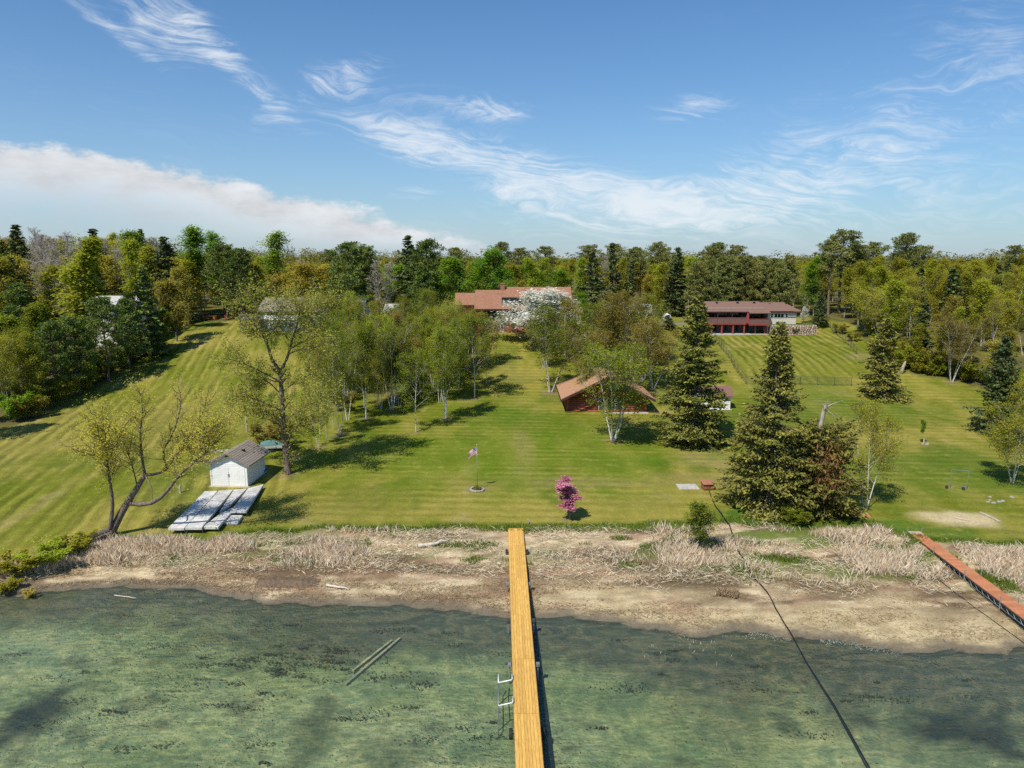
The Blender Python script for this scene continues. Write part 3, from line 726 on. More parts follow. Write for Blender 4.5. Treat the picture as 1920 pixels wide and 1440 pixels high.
L_yellow = leaf_mat('yellow_bud_leaf', (.36, .33, .035), (.58, .50, .07), .45, .3)
L_orange = leaf_mat('orange_bud_leaf', (.32, .27, .05), (.50, .42, .08), .45, .3)
L_maple = leaf_mat('fresh_green_leaf', (0.138, 0.259, 0.018), (0.297, 0.440, 0.033), .48, .3)
L_olive = leaf_mat('olive_leaf', (.275, .285, .030), (.48, .445, .05), .5, .3, (.40, .42, .04))
L_willow = leaf_mat('willow_leaf', (0.415, 0.395, 0.047), (0.679, 0.612, 0.094), .4, .1)
L_cotton = leaf_mat('cottonwood_leaf', (.26, .31, .04), (.52, .53, .12), .48, .1)
L_spruce = leaf_mat('spruce_needle', (0.091, 0.106, 0.031), (0.321, 0.297, 0.065), .12, .25)
L_spruced = leaf_mat('dark_spruce_needle', (0.053, 0.085, 0.036), (0.157, 0.190, 0.064), .1, .25)
L_pine = leaf_mat('pine_needle', (0.074, 0.120, 0.034), (0.222, 0.270, 0.062), .15, .3)
L_pineo = leaf_mat('olive_pine_needle', (0.104, 0.130, 0.043), (0.291, 0.291, 0.077), .12, .3)
L_white = leaf_mat('white_blossom', (.60, .63, .50), (.88, .87, .80), .35, .05)
L_pink = leaf_mat('pink_blossom', (.46, .10, .21), (.85, .42, .55), .3, .05)
L_brownneedle = leaf_mat('dead_needle', (.14, .07, .03), (.27, .14, .06), .15, .1)

PR = {}
def protos():
    for i in range(5):
        PR['birch%d' % i] = broadleaf('birch', 100 + i, 12, B_birch, T_red, L_birch, stems=(1, 2, 3, 2, 4)[i], lean=(.05, .13, .2, .12, .18)[i], base=.30, n1=15, n2=7, n3=5,
                                      len1=(.40, .36, .34, .37, .32)[i], ang1=(.55, 1.05), up1=.25, nl=(12, 9, 7, 9, 5)[i], lsize=.19, lspread=.26, r0=.0095, droop=.3, twigr=.008, shape='oval')
    for i in range(4):
        PR['aspen%d' % i] = broadleaf('aspen', 200 + i, 16, B_grey, T_ochre, L_aspen, base=(.18, .3, .12, .22)[i], n1=30, n2=6, n3=4, len1=(.19, .24, .22, .26)[i], ang1=((.5, .95), (.28, .6), (.5, .95), (.3, .65))[i], up1=(.6, .9, .6, .8)[i],
                                      nl=8, lsize=.31, lspread=.34, r0=.010, twigr=.012, shape=('oval', 'oval', 'cone', 'oval')[i])
    for i in range(3):
        PR['round%d' % i] = broadleaf('round', 300 + i, 13, B_brown, T_brown, L_maple, base=.16, n1=26, n2=7, n3=5, len1=.34, ang1=(.7, 1.15), up1=.7, nl=8, lsize=.31, lspread=.34,
                                      r0=.018, shape='round', twigr=.02)
    for i in range(3):
        PR['bare%d' % i] = broadleaf('bare', 400 + i, 16, B_grey, T_grey, L_aspen, base=.3, n1=22, n2=6, n3=5, len1=.22, ang1=(.4, .8), up1=.7, nl=0, r0=.011, twigr=.024, shape='oval', stems=(1, 2, 1)[i])
    for i in range(3):
        PR['shrub%d' % i] = broadleaf('shrub', 500 + i, 3, B_brown, T_brown, L_olive, stems=6, lean=.5, base=.15, n1=7, n2=5, n3=4, len1=.3, ang1=(.4, 1.0), up1=.3, nl=4, lsize=.16, lspread=.12, r0=.01, twigr=.008, shape='round')
    PR['bigspruce0'] = spruce('big_spruce', 600, 17, 4.3, B_brown, T_brown, L_spruce, levels=44, nb=10, dens=34, sl=.36, sw=.15, gap=.26)
    PR['bigspruce1'] = spruce('big_spruce', 601, 17, 5.2, B_brown, T_brown, L_spruce, levels=42, nb=10, dens=32, sl=.36, sw=.15, power=.98, gap=.26)
    for i in range(3):
        PR['spruce%d' % i] = spruce('spruce', 610 + i, 13, (3.0, 3.6, 2.6)[i], B_brown, T_brown, L_spruce, levels=34, nb=8, dens=18, sl=.42, sw=.2, bare=(.05, .08, .10)[i], gap=.15)
    for i in range(2):
        PR['farspruce%d' % i] = spruce('far_spruce', 620 + i, 16, (2.7, 3.3)[i], B_brown, T_brown, L_spruced, levels=30, nb=7, dens=5, sl=.75, sw=.5)
    for i in range(3):
        PR['pine%d' % i] = pine('pine', 700 + i, 16, B_brown, T_brown, L_pine, base=(.2, .25, .12)[i], len1=(.25, .22, .3)[i], n1=48, tufts=8, needles=22, shape=('round', 'round', 'cone')[i], tr=.6, tl=.5, tw=.17)
    for i in range(2):
        PR['tallpine%d' % i] = pine('tall_pine', 720 + i, 19, B_brown, T_brown, L_pineo, base=.5, n1=34, len1=.2, tufts=8, needles=20, shape='round', tr=.65, tl=.5, tw=.18)
protos()

_vr = random.Random(5)
def plant(kind, name, x, y, H, label, cat='tree', group=None, w=1.0, leaf=None, rot=None, twig=None, bark=None, dz=0.0, lean=None):
    p = PR[kind]; s = H / p.H
    z = gz(x, y) + dz
    o = thing(name, label, cat, (x, y, z), _vr.uniform(0, 6.28) if rot is None else rot, group)
    if lean: o.rotation_euler = (lean[0], lean[1], o.rotation_euler[2])
    o.scale = (s * w, s * w, s)
    a = link('trunk', p.trunk, None, o); b = link('crown', p.crown, None, o)
    if bark is not None: a.material_slots[0].link = 'OBJECT'; a.material_slots[0].material = bark
    if leaf is not None: b.material_slots[0].link = 'OBJECT'; b.material_slots[0].material = leaf
    if twig is not None: b.material_slots[1].link = 'OBJECT'; b.material_slots[1].material = twig
    return o
def plant_at(kind, name, bx, Y, ty, label, **kw):
    """tree at the bearing of column bx, Y metres out, its tip at row ty"""
    x = at(bx, 500, Y)[0]; return plant(kind, name, x, Y, at(bx, ty, Y)[2] - gz(x, Y), label, **kw)
def plant_px(kind, name, bx, by, ty, label, **kw):
    """tree whose foot is seen at (bx, by) and whose tip reaches the height of row ty there"""
    g = ground(bx, by); H = at(bx, ty, g[1])[2] - g[2]
    return plant(kind, name, g[0], g[1], H, label, **kw)

# ------------------------------------------------------------------ buildings
M_redroof = mat('terracotta_shingle', (.285, .14, .085), .9, .3, 5, bump=.5, stretch=(1, 1, 2.5), wear=((.21, .11, .075), .6, .52))
M_redwood = mat('brick_red_board', (.34, .085, .05), .8, .2, 4)
M_darkwood = mat('dark_brown_trim', (.055, .025, .02), .7, .25, 4)
M_glass = mat('dark_window_glass', (.012, .016, .02), .08, .2, 2, spec=.6)
M_palewin = mat('pale_blind', (.38, .40, .40), .5, .15, 3)
M_white = mat('white_paint', (.74, .745, .74), .65, .06, 1.5, wear=((.60, .575, .53), .8, .60), piece=.06)
M_cream = mat('cream_siding', (.60, .56, .49), .7, .08, 4)
M_brnroof = mat('brown_shingle', (.205, .12, .095), .9, .2, 9, bump=.5, stretch=(1, 1, 2.5))
M_maroon = mat('maroon_trim', (.27, .055, .05), .7, .2, 4)
M_screen = mat('bronze_screen', (.15, .095, .085), .8, .2, 8)
M_grywall = mat('grey_green_wall', (.10, .11, .11), .8, .2, 3)
M_stone = mat('pink_fieldstone', (.36, .24, .19), .9, .35, 4, col2=(.50, .38, .31), bump=.6, piece=.5)
M_mortar = mat('mortar', (.20, .165, .14), .95, .2, 4)
M_chim = mat('red_brick', (.30, .13, .09), .9, .25, 10)
M_greyroof = mat('grey_shingle', (.25, .215, .19), .9, .2, 8, bump=.5, wear=((.16, .135, .115), 1.3, .58), piece=.3)
M_metalroof = mat('pale_metal_roof', (.47, .46, .44), .5, .1, 3)
M_concrete = mat('concrete', (.42, .40, .36), .9, .2, 3, bump=.3)
M_log = mat('red_stained_log', (.235, .068, .038), .65, .15, .8, col2=(.27, .08, .045), piece=.35)
M_cabroof = mat('tan_cedar_shake', (.40, .22, .135), .9, .22, 8, bump=.6, wear=((.25, .14, .09), 1.6, .58))
M_wire = mat('galvanised_wire', (.12, .125, .12), .6, .2, 4, metal=.4)
M_black = mat('black_pipe', (.012, .012, .014), .5, .2, 4)

def rect_window(mb_org, x0, x1, z0, z1, y, root, frame_m, pane_m=None, mull=0, d=.08, fw=.09):
    f = MB(mb_org); f.box(x0, x1, y - d, y + .04, z0, z0 + fw).box(x0, x1, y - d, y + .04, z1 - fw, z1).box(x0, x0 + fw, y - d, y + .04, z0 + fw, z1 - fw).box(x1 - fw, x1, y - d, y + .04, z0 + fw, z1 - fw)
    for k in range(mull):
        xm = x0 + (x1 - x0) * (k + 1) / (mull + 1); f.box(xm - fw * .4, xm + fw * .4, y - d * .8, y + .03, z0 + fw, z1 - fw)
    w = f.build('window', frame_m, root)
    MB(mb_org).box(x0 + .02, x1 - .02, y - .02, y + .02, z0 + .02, z1 - .02).build('pane', pane_m or M_glass, w)
    return w

def main_house():
    Y0 = 140.0
    h = lambda px, py, Y=Y0: at(964 + (px - 964) * 1.045, py, Y)
    zb = h(940, 626)[2] - .1
    org = np.array((h(965, 600)[0], Y0 + 5, zb))
    root = thing('red_roofed_house', 'long house with terracotta roof and brick red walls behind the white blossom tree', 'house', org)
    ze = h(940, 579)[2]
    xa0, xa1, xb, xc, xe = h(848, 0)[0], h(892, 0)[0], h(887, 0)[0], h(938, 0)[0], h(1078, 0)[0]
    sl = .64
    def top(y): return ze + (y - (Y0 - .2)) * sl
    yr = {}
    for k, py in (('a', 549), ('b', 543.5), ('c', 538)):
        yy = Y0
        for _ in range(30):
            yy = (Y0 - .2) + (at(940, py, yy)[2] - ze) / sl
        yr[k] = yy
    yf = Y0 + 1.0
    yb = {'a': 2 * yr['a'] - Y0 - .6, 'b': 2 * yr['b'] - Y0 - .6, 'c': 2 * yr['c'] - Y0 - .6}
    yea = Y0 + .9
    def y_at(py):
        yy = Y0
        for _ in range(30): yy = (Y0 - .2) + (at(1000, py, yy)[2] - ze) / sl
        return yy
    y1, y2 = y_at(571.5), y_at(557)
    wall = MB(org)
    # walls as gabled prisms under each roof block
    def gable(x0, x1, k, ysh=0):
        a, b, r = yf + ysh, yb[k] - .8, yr[k]
        if k == 'c':
            wall.prism([(a, zb - 1), (b, zb - 1), (b, top(a) - .35), (r, top(r) - .35), (y2 + .15, top(y2) - .25), (y2 + .15, top(y1) - .6), (y1, top(y1) - .6), (a, top(a) - .35)], x0, x1, axis=0); return
        wall.prism([(a, zb - 1), (b, zb - 1), (b, top(a) - .35), (r, top(r) - .35), (a, top(a) - .35)], x0, x1, axis=0)
    gable(xb + .4, xc + .1, 'b'); gable(xc + .1, xe - .3, 'c'); gable(xa0 + .4, xb + .4, 'a', .9)
    wall.build('wall', M_redwood, root)
    rf = MB(org)
    rf.slab(xa0, xb, (yea, top(yea)), (yr['a'], top(yr['a'])), .22).slab(xa0, xb, (yb['a'], top(yr['a']) - (yb['a'] - yr['a']) * sl), (yr['a'], top(yr['a'])), .22)
    rf.slab(xb, xc, (Y0 - .2, ze), (yr['b'], top(yr['b'])), .22).slab(xb, xc, (yb['b'], top(yr['b']) - (yb['b'] - yr['b']) * sl), (yr['b'], top(yr['b'])), .22)
    # main block with the long inset dormer
    xo0, xo1 = h(940, 0)[0], h(1073, 0)[0]
    rf.slab(xc, xe, (Y0 - .2, ze), (y1, top(y1)), .22).slab(xc, xe, (y2, top(y2)), (yr['c'], top(yr['c'])), .22)
    rf.slab(xo1, xe, (y1, top(y1)), (y2, top(y2)), .22).slab(xc, xo0, (y1, top(y1)), (y2, top(y2)), .22)
    rf.slab(xc, xe - .9, (yb['c'], top(yr['c']) - (yb['c'] - yr['c']) * sl), (yr['c'], top(yr['c'])), .22)
    roof = rf.build('roof', M_redroof, root)
    fa = MB(org); fa.box(xc, xe, Y0 - .26, Y0 - .2, ze - .32, ze - .02).box(xb, xc, Y0 - .26, Y0 - .2, ze - .32, ze - .02).box(xa0, xb, yea - .06, yea, top(yea) - .32, top(yea) - .02)
    fa.build('fascia', M_darkwood, root)
    # dormer glazing set back in the opening
    g = MB(org); g.box(xo0, xo1, y2 - .1, y2 + .1, top(y1) - .3, top(y2) - .1); dw = g.build('dormer_window', M_glass, roof)
    nm_ = 9
    for k in range(nm_ + 1):
        xx = xo0 + (xo1 - xo0) * k / nm_
        MB(org).box(xx - .07, xx + .07, y2 - .18, y2 - .1, top(y1) - .3, top(y2) - .12).build('mullion', M_darkwood, roof)
    MB(org).box(xo0, xo1, y1 + .05, y2 + .1, top(y1) - .45, top(y1) - .3).build('dormer_sill', M_darkwood, roof)
    cx0, cx1 = h(937, 0)[0], h(945.5, 0)[0]
    ch = MB(org); ch.box(cx0, cx1, yr['b'] - .2, yr['b'] + .9, top(yr['b']) - .6, at(940, 533, yr['b'])[2]).box(cx0 - .08, cx1 + .08, yr['b'] - .28, yr['b'] + .98, at(940, 533, yr['b'])[2], at(940, 531.5, yr['b'])[2])
    ch.build('chimney', M_chim, roof)
    # upper glazing, lower windows and doors
    zU0, zU1 = h(920, 595)[2], h(920, 581.5)[2]
    for x0, x1 in ((895, 907), (908, 932), (933, 942), (950, 972), (978, 1000), (1006, 1028), (1034, 1050), (1056, 1072)):
        rect_window(org, h(x0, 0, yf)[0], h(x1, 0, yf)[0], zU0, zU1, yf - .02, root, M_darkwood, mull=1)
    MB(org).box(h(893, 0)[0], h(1060, 0)[0], yf - .12, yf - .002, h(0, 597.5)[2], h(0, 595)[2]).build('trim_board', M_darkwood, root)
    zl0, zl1 = h(930, 623)[2], h(930, 605)[2]
    for x0, x1 in ((902, 909), (913, 921), (925, 934), (960, 968), (976, 984)):
        rect_window(org, h(x0, 0, yf)[0], h(x1, 0, yf)[0], zl0 + .4, zl1, yf - .02, root, M_redwood, mat_palegl, fw=.12)
    def door(x0, x1, z0, z1, y):
        d = MB(org).box(x0, x1, y - .06, y + .02, z0, z1).build('door', M_palewin, root)
        MB(org).box(x0 + .22, x1 - .22, y - .09, y - .05, z0 + .75, z1 - .2).build('pane', M_glass, d)
        MB(org).box(x1 - .16, x1 - .08, y - .14, y - .05, z0 + .95, z0 + 1.07).build('handle', M_darkwood, d)
    door(h(937, 0, yf)[0], h(945, 0, yf)[0], zl0 - .15, zl1, yf - .01)
    MB(org).box(h(900, 0)[0], h(950, 0)[0], yf - 1.6, yf - .1, zl0 - .5, zl0 - .2).build('doorstep', M_concrete, root)
    # lean-to porch on the right end
    xl = h(1098, 0)[0]; zt, zl = h(1080, 579)[2], h(1098, 586)[2]; zf = h(1090, 606)[2]
    pr = MB(org); pr.prism([(xe - .3, zf - 1.5), (xl - .2, zf - 1.5), (xl - .2, zl - .2), (xe - .3, zt - .35)], Y0 + 1.2, Y0 + 6, axis=1); pr.build('porch_wall', M_redwood, root)
    MB(org).hexa([(xe - .35, Y0 + .7, zt - .25), (xl + .2, Y0 + .7, zl - .2), (xl + .2, Y0 + 6.4, zl - .2), (xe - .35, Y0 + 6.4, zt - .25), (xe - .35, Y0 + .7, zt), (xl + .2, Y0 + .7, zl), (xl + .2, Y0 + 6.4, zl), (xe - .35, Y0 + 6.4, zt)]).build('porch_roof', M_redroof, root)
    door(h(1086, 0)[0], h(1094, 0)[0], zf, h(0, 587)[2], Y0 + 1.19)
    MB(org).box(h(1084, 0)[0], h(1096, 0)[0], Y0 - .2, Y0 + 1.1, zf - .25, zf - .05).build('doorstep', M_concrete, root)
mat_palegl = mat('grey_window_glass', (.05, .065, .06), .15, .3, 2, spec=.5)
main_house()

def brown_house():
    Y0 = 148.0
    h = lambda px, py, Y=Y0: at(px, py, Y)
    X = lambda px, Y=Y0: at(px, 600, Y)[0]
    Z = lambda py, Y=Y0: at(1400, py, Y)[2]
    zb = Z(625) - .1
    org = np.array((X(1410), Y0 + 4, zb))
    root = thing('brown_roofed_house', 'low brown-roofed house with a maroon screened balcony on the striped slope', 'house', org)
    ze = Z(584); yf = Y0 + 2.6
    zr = at(1400, 565, Y0 + 6.5)[2]
    MB(org).box(X(1320), X(1440) + .05, yf, Y0 + 12, zb - 1, ze - .15).build('wall', M_grywall, root)
    MB(org).box(X(1440) + .05, X(1494), Y0 + .4, Y0 + 12, zb - 1, ze - .12).build('wall', M_cream, root)
    # hipped roof, its long eave and the lower eave over the second bay
    x0, x1 = X(1310), X(1441); xr1 = X(1501); yb = Y0 + 13
    r = MB(org)
    ya, ym = Y0 - .3, Y0 + 6.5
    r.add([(x0, ya, ze), (x1, ya, ze), (x1, yb, ze), (x0, yb, ze), (x0 + 3, ym, zr), (x1, ym, zr)], [(0, 1, 5, 4), (1, 2, 5), (2, 3, 4, 5), (3, 0, 4), (3, 2, 1, 0)])
    roof = r.build('roof', M_brnroof, root)
    r2 = MB(org); zr2 = at(1450, 567, Y0 + 6)[2]
    r2.add([(x1 - 3.5, Y0 - .25, ze + .08), (xr1, Y0 - .25, ze + .08), (xr1, yb, ze + .08), (x1 - 3.5, yb, ze + .08), (x1 - 1.5, ym - .1, zr2), (X(1489), ym - .1, zr2)], [(0, 1, 5, 4), (1, 2, 5), (2, 3, 4, 5), (3, 0, 4), (3, 2, 1, 0)])
    r2.build('roof', M_brnroof, root)
    MB(org).box(x0, xr1, Y0 - .34, Y0 - .255, ze - .22, ze - .01).build('gutter', M_darkwood, root)
    MB(org).box(X(1326), X(1434), Y0 + 1.2, Y0 + 1.3, ze + .58, ze + .66).build('gutter', M_concrete, roof)
    pl = MB(org); pl.hexa([(X(1402), Y0 - 1.1, Z(587)), (X(1441), Y0 - 1.1, Z(587)), (X(1441), Y0 + 1, ze + .25), (X(1402), Y0 + 1, ze + .25), (X(1402), Y0 - 1.1, Z(587) + .15), (X(1441), Y0 - 1.1, Z(587) + .15), (X(1441), Y0 + 1, ze + .42), (X(1402), Y0 + 1, ze + .42)])
    pl.build('porch_roof', M_brnroof, root)
    for px, py in ((1344, 567), (1383, 567), (1414, 567), (1443, 570), (1474, 570), (1434, 580)):
        q = at(px, py, Y0 + 5.2 if py < 575 else Y0 + 1.5)
        MB(org).box(q[0] - .22, q[0] + .22, q[1] - .2, q[1] + .2, q[2] - .45, q[2] + .1).build('roof_vent', M_black, roof)
    # balcony: floor, screened parapets, posts
    zd = Z(606)
    MB(org).box(X(1322), X(1440), Y0 - .2, yf, zd - .25, zd).build('balcony_floor', M_maroon, root)
    MB(org).box(X(1402), X(1440), Y0 - 1.0, Y0 - .2, zd - .3, zd - .05).build('balcony_floor', M_maroon, root)
    def rail(x0, x1, y, z0, z1, n):
        p = MB(org).box(x0, x1, y, y + .05, z0 + .12, z1 - .1).build('railing', M_screen, root)
        MB(org).box(x0, x1, y - .05, y + .1, z1 - .1, z1).build('top_rail', M_maroon, p)
        MB(org).box(x0, x1, y - .05, y + .1, z0 - .28, z0 + .12).build('bottom_rail', M_maroon, p)
        for k in range(n + 1):
            xx = x0 + (x1 - x0) * k / n
            MB(org).box(xx - .05, xx + .05, y - .04, y + .09, z0 + .12, z1 - .1).build('baluster', M_maroon, p)
    rail(X(1322), X(1400), Y0 - .25, zd, Z(595), 7); rail(X(1402), X(1440), Y0 - 1.05, zd - .1, Z(597), 3)
    for px in (1322, 1345, 1372):
        MB(org).box(X(px) - .07, X(px) + .07, Y0 - .2, Y0 - .06, Z(595), ze - .1).build('post', M_darkwood, root)
    MB(org).hexa([(X(1398), Y0 - .6, zd), (X(1403), Y0 - .6, zd), (X(1403), Y0 + .2, zd), (X(1398), Y0 + .2, zd), (X(1400), Y0 - .3, ze), (X(1403), Y0 - .3, ze), (X(1403), Y0 + .2, ze), (X(1400), Y0 + .2, ze)]).build('partition', M_maroon, root)
    for px in (1335, 1354, 1375, 1396, 1417, 1435):
        MB(org).box(X(px) - .14, X(px) + .14, Y0 - .15, Y0 + .13, zb - .8, zd - .25).build('post', M_maroon, root)
    MB(org).box(X(1330), X(1440), Y0 - .9, yf, zb - .7, zb + .02).build('patio', M_concrete, root)
    # glazing
    for a, b in ((1326, 1344), (1348, 1370), (1374, 1396), (1404, 1418), (1421, 1437)):
        rect_window(org, X(a), X(b), Z(603), Z(586.5), yf - .03, root, M_darkwood, mull=1)
    for a, b in ((1336, 1350), (1358, 1372), (1380, 1392), (1401, 1411)):
        rect_window(org, X(a), X(b), Z(622), Z(610), yf - .03, root, M_darkwood, mull=1)
    for a, b, m_ in ((1445.5, 1450.5, 0), (1452, 1471, 2), (1473, 1478, 0)):
        rect_window(org, X(a), X(b), Z(597), Z(588), Y0 + .38, root, M_white, mull=m_)
    for k in range(8):
        z0 = Z(608) + k * .32
        MB(org).box(X(1440) + .06, X(1494) - .01, Y0 + .37, Y0 + .399, z0, z0 + .29).build('siding_board', M_cream, root)
    # curved fieldstone retaining wall below the cream wing
    w = thing('stone_retaining_wall', 'curved pinkish fieldstone retaining wall below the cream wing of the brown-roofed house', 'wall', (X(1485), Y0 - .6, zb - .3))
    wo = w.location
    rng = random.Random(4)
    stones = []
    for v in range(5):
        m_ = MB(); rng2 = random.Random(50 + v); pts = []
        for i in range(6):
            a = i / 6 * 6.283; pts.append((math.cos(a) * rng2.uniform(.85, 1.1) * .5, math.sin(a) * rng2.uniform(.85, 1.1) * .5))
        m_.add([(p[0], -.5, p[1]) for p in pts] + [(p[0] * .75, -.75, p[1] * .75) for p in pts] + [(0, -.82, 0)], [(i, (i + 1) % 6, 6 + (i + 1) % 6, 6 + i) for i in range(6)] + [(6 + i, 6 + (i + 1) % 6, 12) for i in range(6)])
        m_.f = [f[::-1] for f in m_.f]
        o_ = m_.build('stone', M_stone); stones.append(o_.data); bpy.data.objects.remove(o_)
    xs0, xs1 = X(1440) + .3, X(1529); zt = Z(608.5); zbot = Z(627) - .4
    core = MB(wo); npt = 14
    def yw(x): f = (x - xs0) / (xs1 - xs0); return Y0 - .7 - 1.3 * math.sin(min(1, f * 1.6) * math.pi / 2) + (f ** 4) * 1.2
    for k in range(npt):
        a, b = xs0 + (xs1 - xs0) * k / npt, xs0 + (xs1 - xs0) * (k + 1) / npt
        core.hexa([(a, yw(a), zbot), (b, yw(b), zbot), (b, Y0 + 3, zbot), (a, Y0 + 3, zbot), (a, yw(a), zt), (b, yw(b), zt), (b, Y0 + 3, zt), (a, Y0 + 3, zt)])
    core.build('core', M_mortar, w)
    rows = 6
    for rI in range(rows):
        x = xs0 + rng.uniform(.1, .4); hz = (zt - zbot) / rows
        while x < xs1 - .2:
            ww = rng.uniform(.4, .75)
            s_ = link('stone', rng.choice(stones), None, w)
            s_.location = Vector((x + ww / 2, yw(x + ww / 2) + .27, zbot + hz * (rI + .5) + rng.uniform(-.05, .05))) - wo
            s_.scale = (ww * .98, .5, hz * 1.02); s_.rotation_euler = (0, rng.uniform(-.2, .2), 0)
            x += ww
    lw = MB((X(1485), Y0, zt)); lw.box(xs0 + .1, xs1 - .1, Y0 - .4, Y0 + 2.8, zt, zt + .06)
    lw.build('grass_bank', leafbank, w, 0).location = Vector((X(1485), Y0, zt)) - wo
leafbank = mat('bank_grass', (.07, .12, .012), .95, .4, 3, bump=.8)
brown_house()

def log_cabin():
    g = ground(1135, 772)
    Yf = g[1]; zb = g[2] - .05
    X = lambda px, Y=Yf: at(px, 770, Y)[0]
    x0, x1 = X(1064), X(1210); W = x1 - x0; D = 8.4
    org = np.array(((x0 + x1) / 2, Yf, zb))
    root = thing('log_cabin', 'red stained log cabin with tan shake roof behind the birch clump', 'cabin', org)
    hw = W / 2; eave = 2.35; ridge = eave + hw * .50
    # log walls, course by course
    n = 8; rl = eave / n / 2
    def log(p, q): return MB().tube([p, q], rl * 1.04, 7)
    for k in range(n):
        z = rl * (2 * k + 1)
        for a, b in ((-hw, -hw * .22), (hw * .44, hw)) if 1 <= k < n - 1 else ((-hw, hw),):
            log((a, 0, z), (b, 0, z)).build('log', M_log, root, smooth=True)
        log((-hw, 0, z), (-hw, D, z)).build('log', M_log, root, smooth=True); log((hw, 0, z), (hw, D, z)).build('log', M_log, root, smooth=True); log((-hw, D, z), (hw, D, z)).build('log', M_log, root, smooth=True)
    zz = eave + rl
    while zz < ridge - .4:
        e_ = hw * (1 - (zz - eave) / (ridge - eave)) - .1
        log((-e_, 0, zz), (e_, 0, zz)).build('log', M_log, root, smooth=True); log((-e_, D, zz), (e_, D, zz)).build('log', M_log, root, smooth=True)
        zz += 2 * rl
    MB().box(-hw + .1, hw - .1, .12, D - .12, -.3, eave).build('inner_wall', M_darkwood, root)
    for sx in (-1, 1): MB().box(sx * hw - .12, sx * hw + .12, -.13, .13, 0, eave).build('corner_post', M_redwood, root)
    # wide glazed doors
    dx0, dx1 = -hw * .22, hw * .44
    for k in range(3):
        a = dx0 + (dx1 - dx0) * k / 3; b = dx0 + (dx1 - dx0) * (k + 1) / 3
        rect_window((0, 0, 0), a + .03, b - .03, .1, 2.15, 0, root, M_palewin, mat_palegl, fw=.11)
    MB().box(-hw - .3, hw + .3, -.9, D + .2, -.4, .02).build('slab', M_concrete, root)
    # roof with deep eaves
    ov, fo = 1.0, 1.35; sl = (ridge - eave) / hw; th = .2
    r = MB()
    for s in (-1, 1):
        ex = s * (hw + ov); ez = eave - ov * sl + .25; rz = ridge + .25
        a = [(ex, -fo, ez - th), (0, -fo - .35, rz - th), (0, D + .8, rz - th), (ex, D + .8, ez - th), (ex, -fo, ez), (0, -fo - .35, rz), (0, D + .8, rz), (ex, D + .8, ez)]
        if s > 0: a = [a[i] for i in (1, 0, 3, 2, 5, 4, 7, 6)]
        r.hexa(a)
    roof = r.build('roof', M_cabroof, root)
    for s in (-1, 1):
        ex = s * (hw + ov); ez = eave - ov * sl + .25; rz = ridge + .25
        MB().hexa([(min(0, ex), -fo - .42, (ez if s < 0 else rz) - .36), (max(0, ex), -fo - .42, (rz if s < 0 else ez) - .36), (max(0, ex), -fo - .3, (rz if s < 0 else ez) - .36), (min(0, ex), -fo - .3, (ez if s < 0 else rz) - .36),
                   (min(0, ex), -fo - .42, (ez if s < 0 else rz) - .03), (max(0, ex), -fo - .42, (rz if s < 0 else ez) - .03), (max(0, ex), -fo - .3, (rz if s < 0 else ez) - .03), (min(0, ex), -fo - .3, (ez if s < 0 else rz) - .03)]).build('barge_board', M_darkwood, roof)
        MB().box(ex - .05, ex + .05, -fo, D + .8, ez - .3, ez - .005).build('gutter', M_darkwood, roof)
    MB().tube([(-2.6, 2.2, eave + .9), (-2.6, 2.2, eave + 2.2)], .09, 8).build('flue', M_black, roof)
log_cabin()

def gable_shed(name, label, g, rot, W, D, H, rise, wall_m, roof_m, boards, ov=.3, door=None, extra=None):
    root = thing(name, label, 'shed', g, rot)
    MB().prism([(-W / 2, -.2), (W / 2, -.2), (W / 2, H), (0, H + rise), (-W / 2, H)], 0, D, axis=1).build('wall', wall_m, root)
    sl = rise / (W / 2); th = .09
    for s in (-1, 1):
        a = [(s * (W / 2 + ov), -ov, H - ov * sl), (0, -ov, H + rise), (0, D + ov, H + rise), (s * (W / 2 + ov), D + ov, H - ov * sl)]
        b = [(x, y, z + th + .02) for x, y, z in a]; a = [(x, y, z + .02) for x, y, z in a]
        q = a + b
        if s > 0: q = [q[i] for i in (1, 0, 3, 2, 5, 4, 7, 6)]
        rf = MB().hexa(q).build('roof', roof_m, root)
        # shingle courses
        L = math.hypot(W / 2 + ov, (W / 2 + ov) * sl); n = max(6, int(L / .22))
        for k in range(n):
            f0, f1 = k / n, (k + 1.15) / n
            f1 = min(f1, 1)
            def P(f, lift): return (s * (W / 2 + ov) * (1 - f), H + rise - (W / 2 + ov) * (1 - f) * sl + th + .02 + lift)
            (xa, za), (xb, zb_) = P(f0, .035), P(f1, .004)
            q = [(xa, -ov - .02, za - .03), (xb, -ov - .02, zb_ - .01), (xb, D + ov + .02, zb_ - .01), (xa, D + ov + .02, za - .03), (xa, -ov - .02, za), (xb, -ov - .02, zb_ + .002), (xb, D + ov + .02, zb_ + .002), (xa, D + ov + .02, za)]
            if s > 0: q = [q[i] for i in (1, 0, 3, 2, 5, 4, 7, 6)]
            MB().hexa(q).build('shingle_course', roof_m, rf)
    for k in range(boards):
        z0 = H * k / boards; z1 = H * (k + 1) / boards - .02
        MB().hexa([(-W / 2 + .03, -.045, z0), (W / 2 - .03, -.045, z0), (W / 2 - .03, -.002, z0), (-W / 2 + .03, -.002, z0), (-W / 2 + .03, -.02, z1), (W / 2 - .03, -.02, z1), (W / 2 - .03, -.002, z1), (-W / 2 + .03, -.002, z1)]).build('siding_board', wall_m, root)
    for s in (-1, 1):
        MB().box(s * W / 2 - .06, s * W / 2 + .06, -.07, .06, -.1, H).build('corner_board', wall_m, root)
    return root
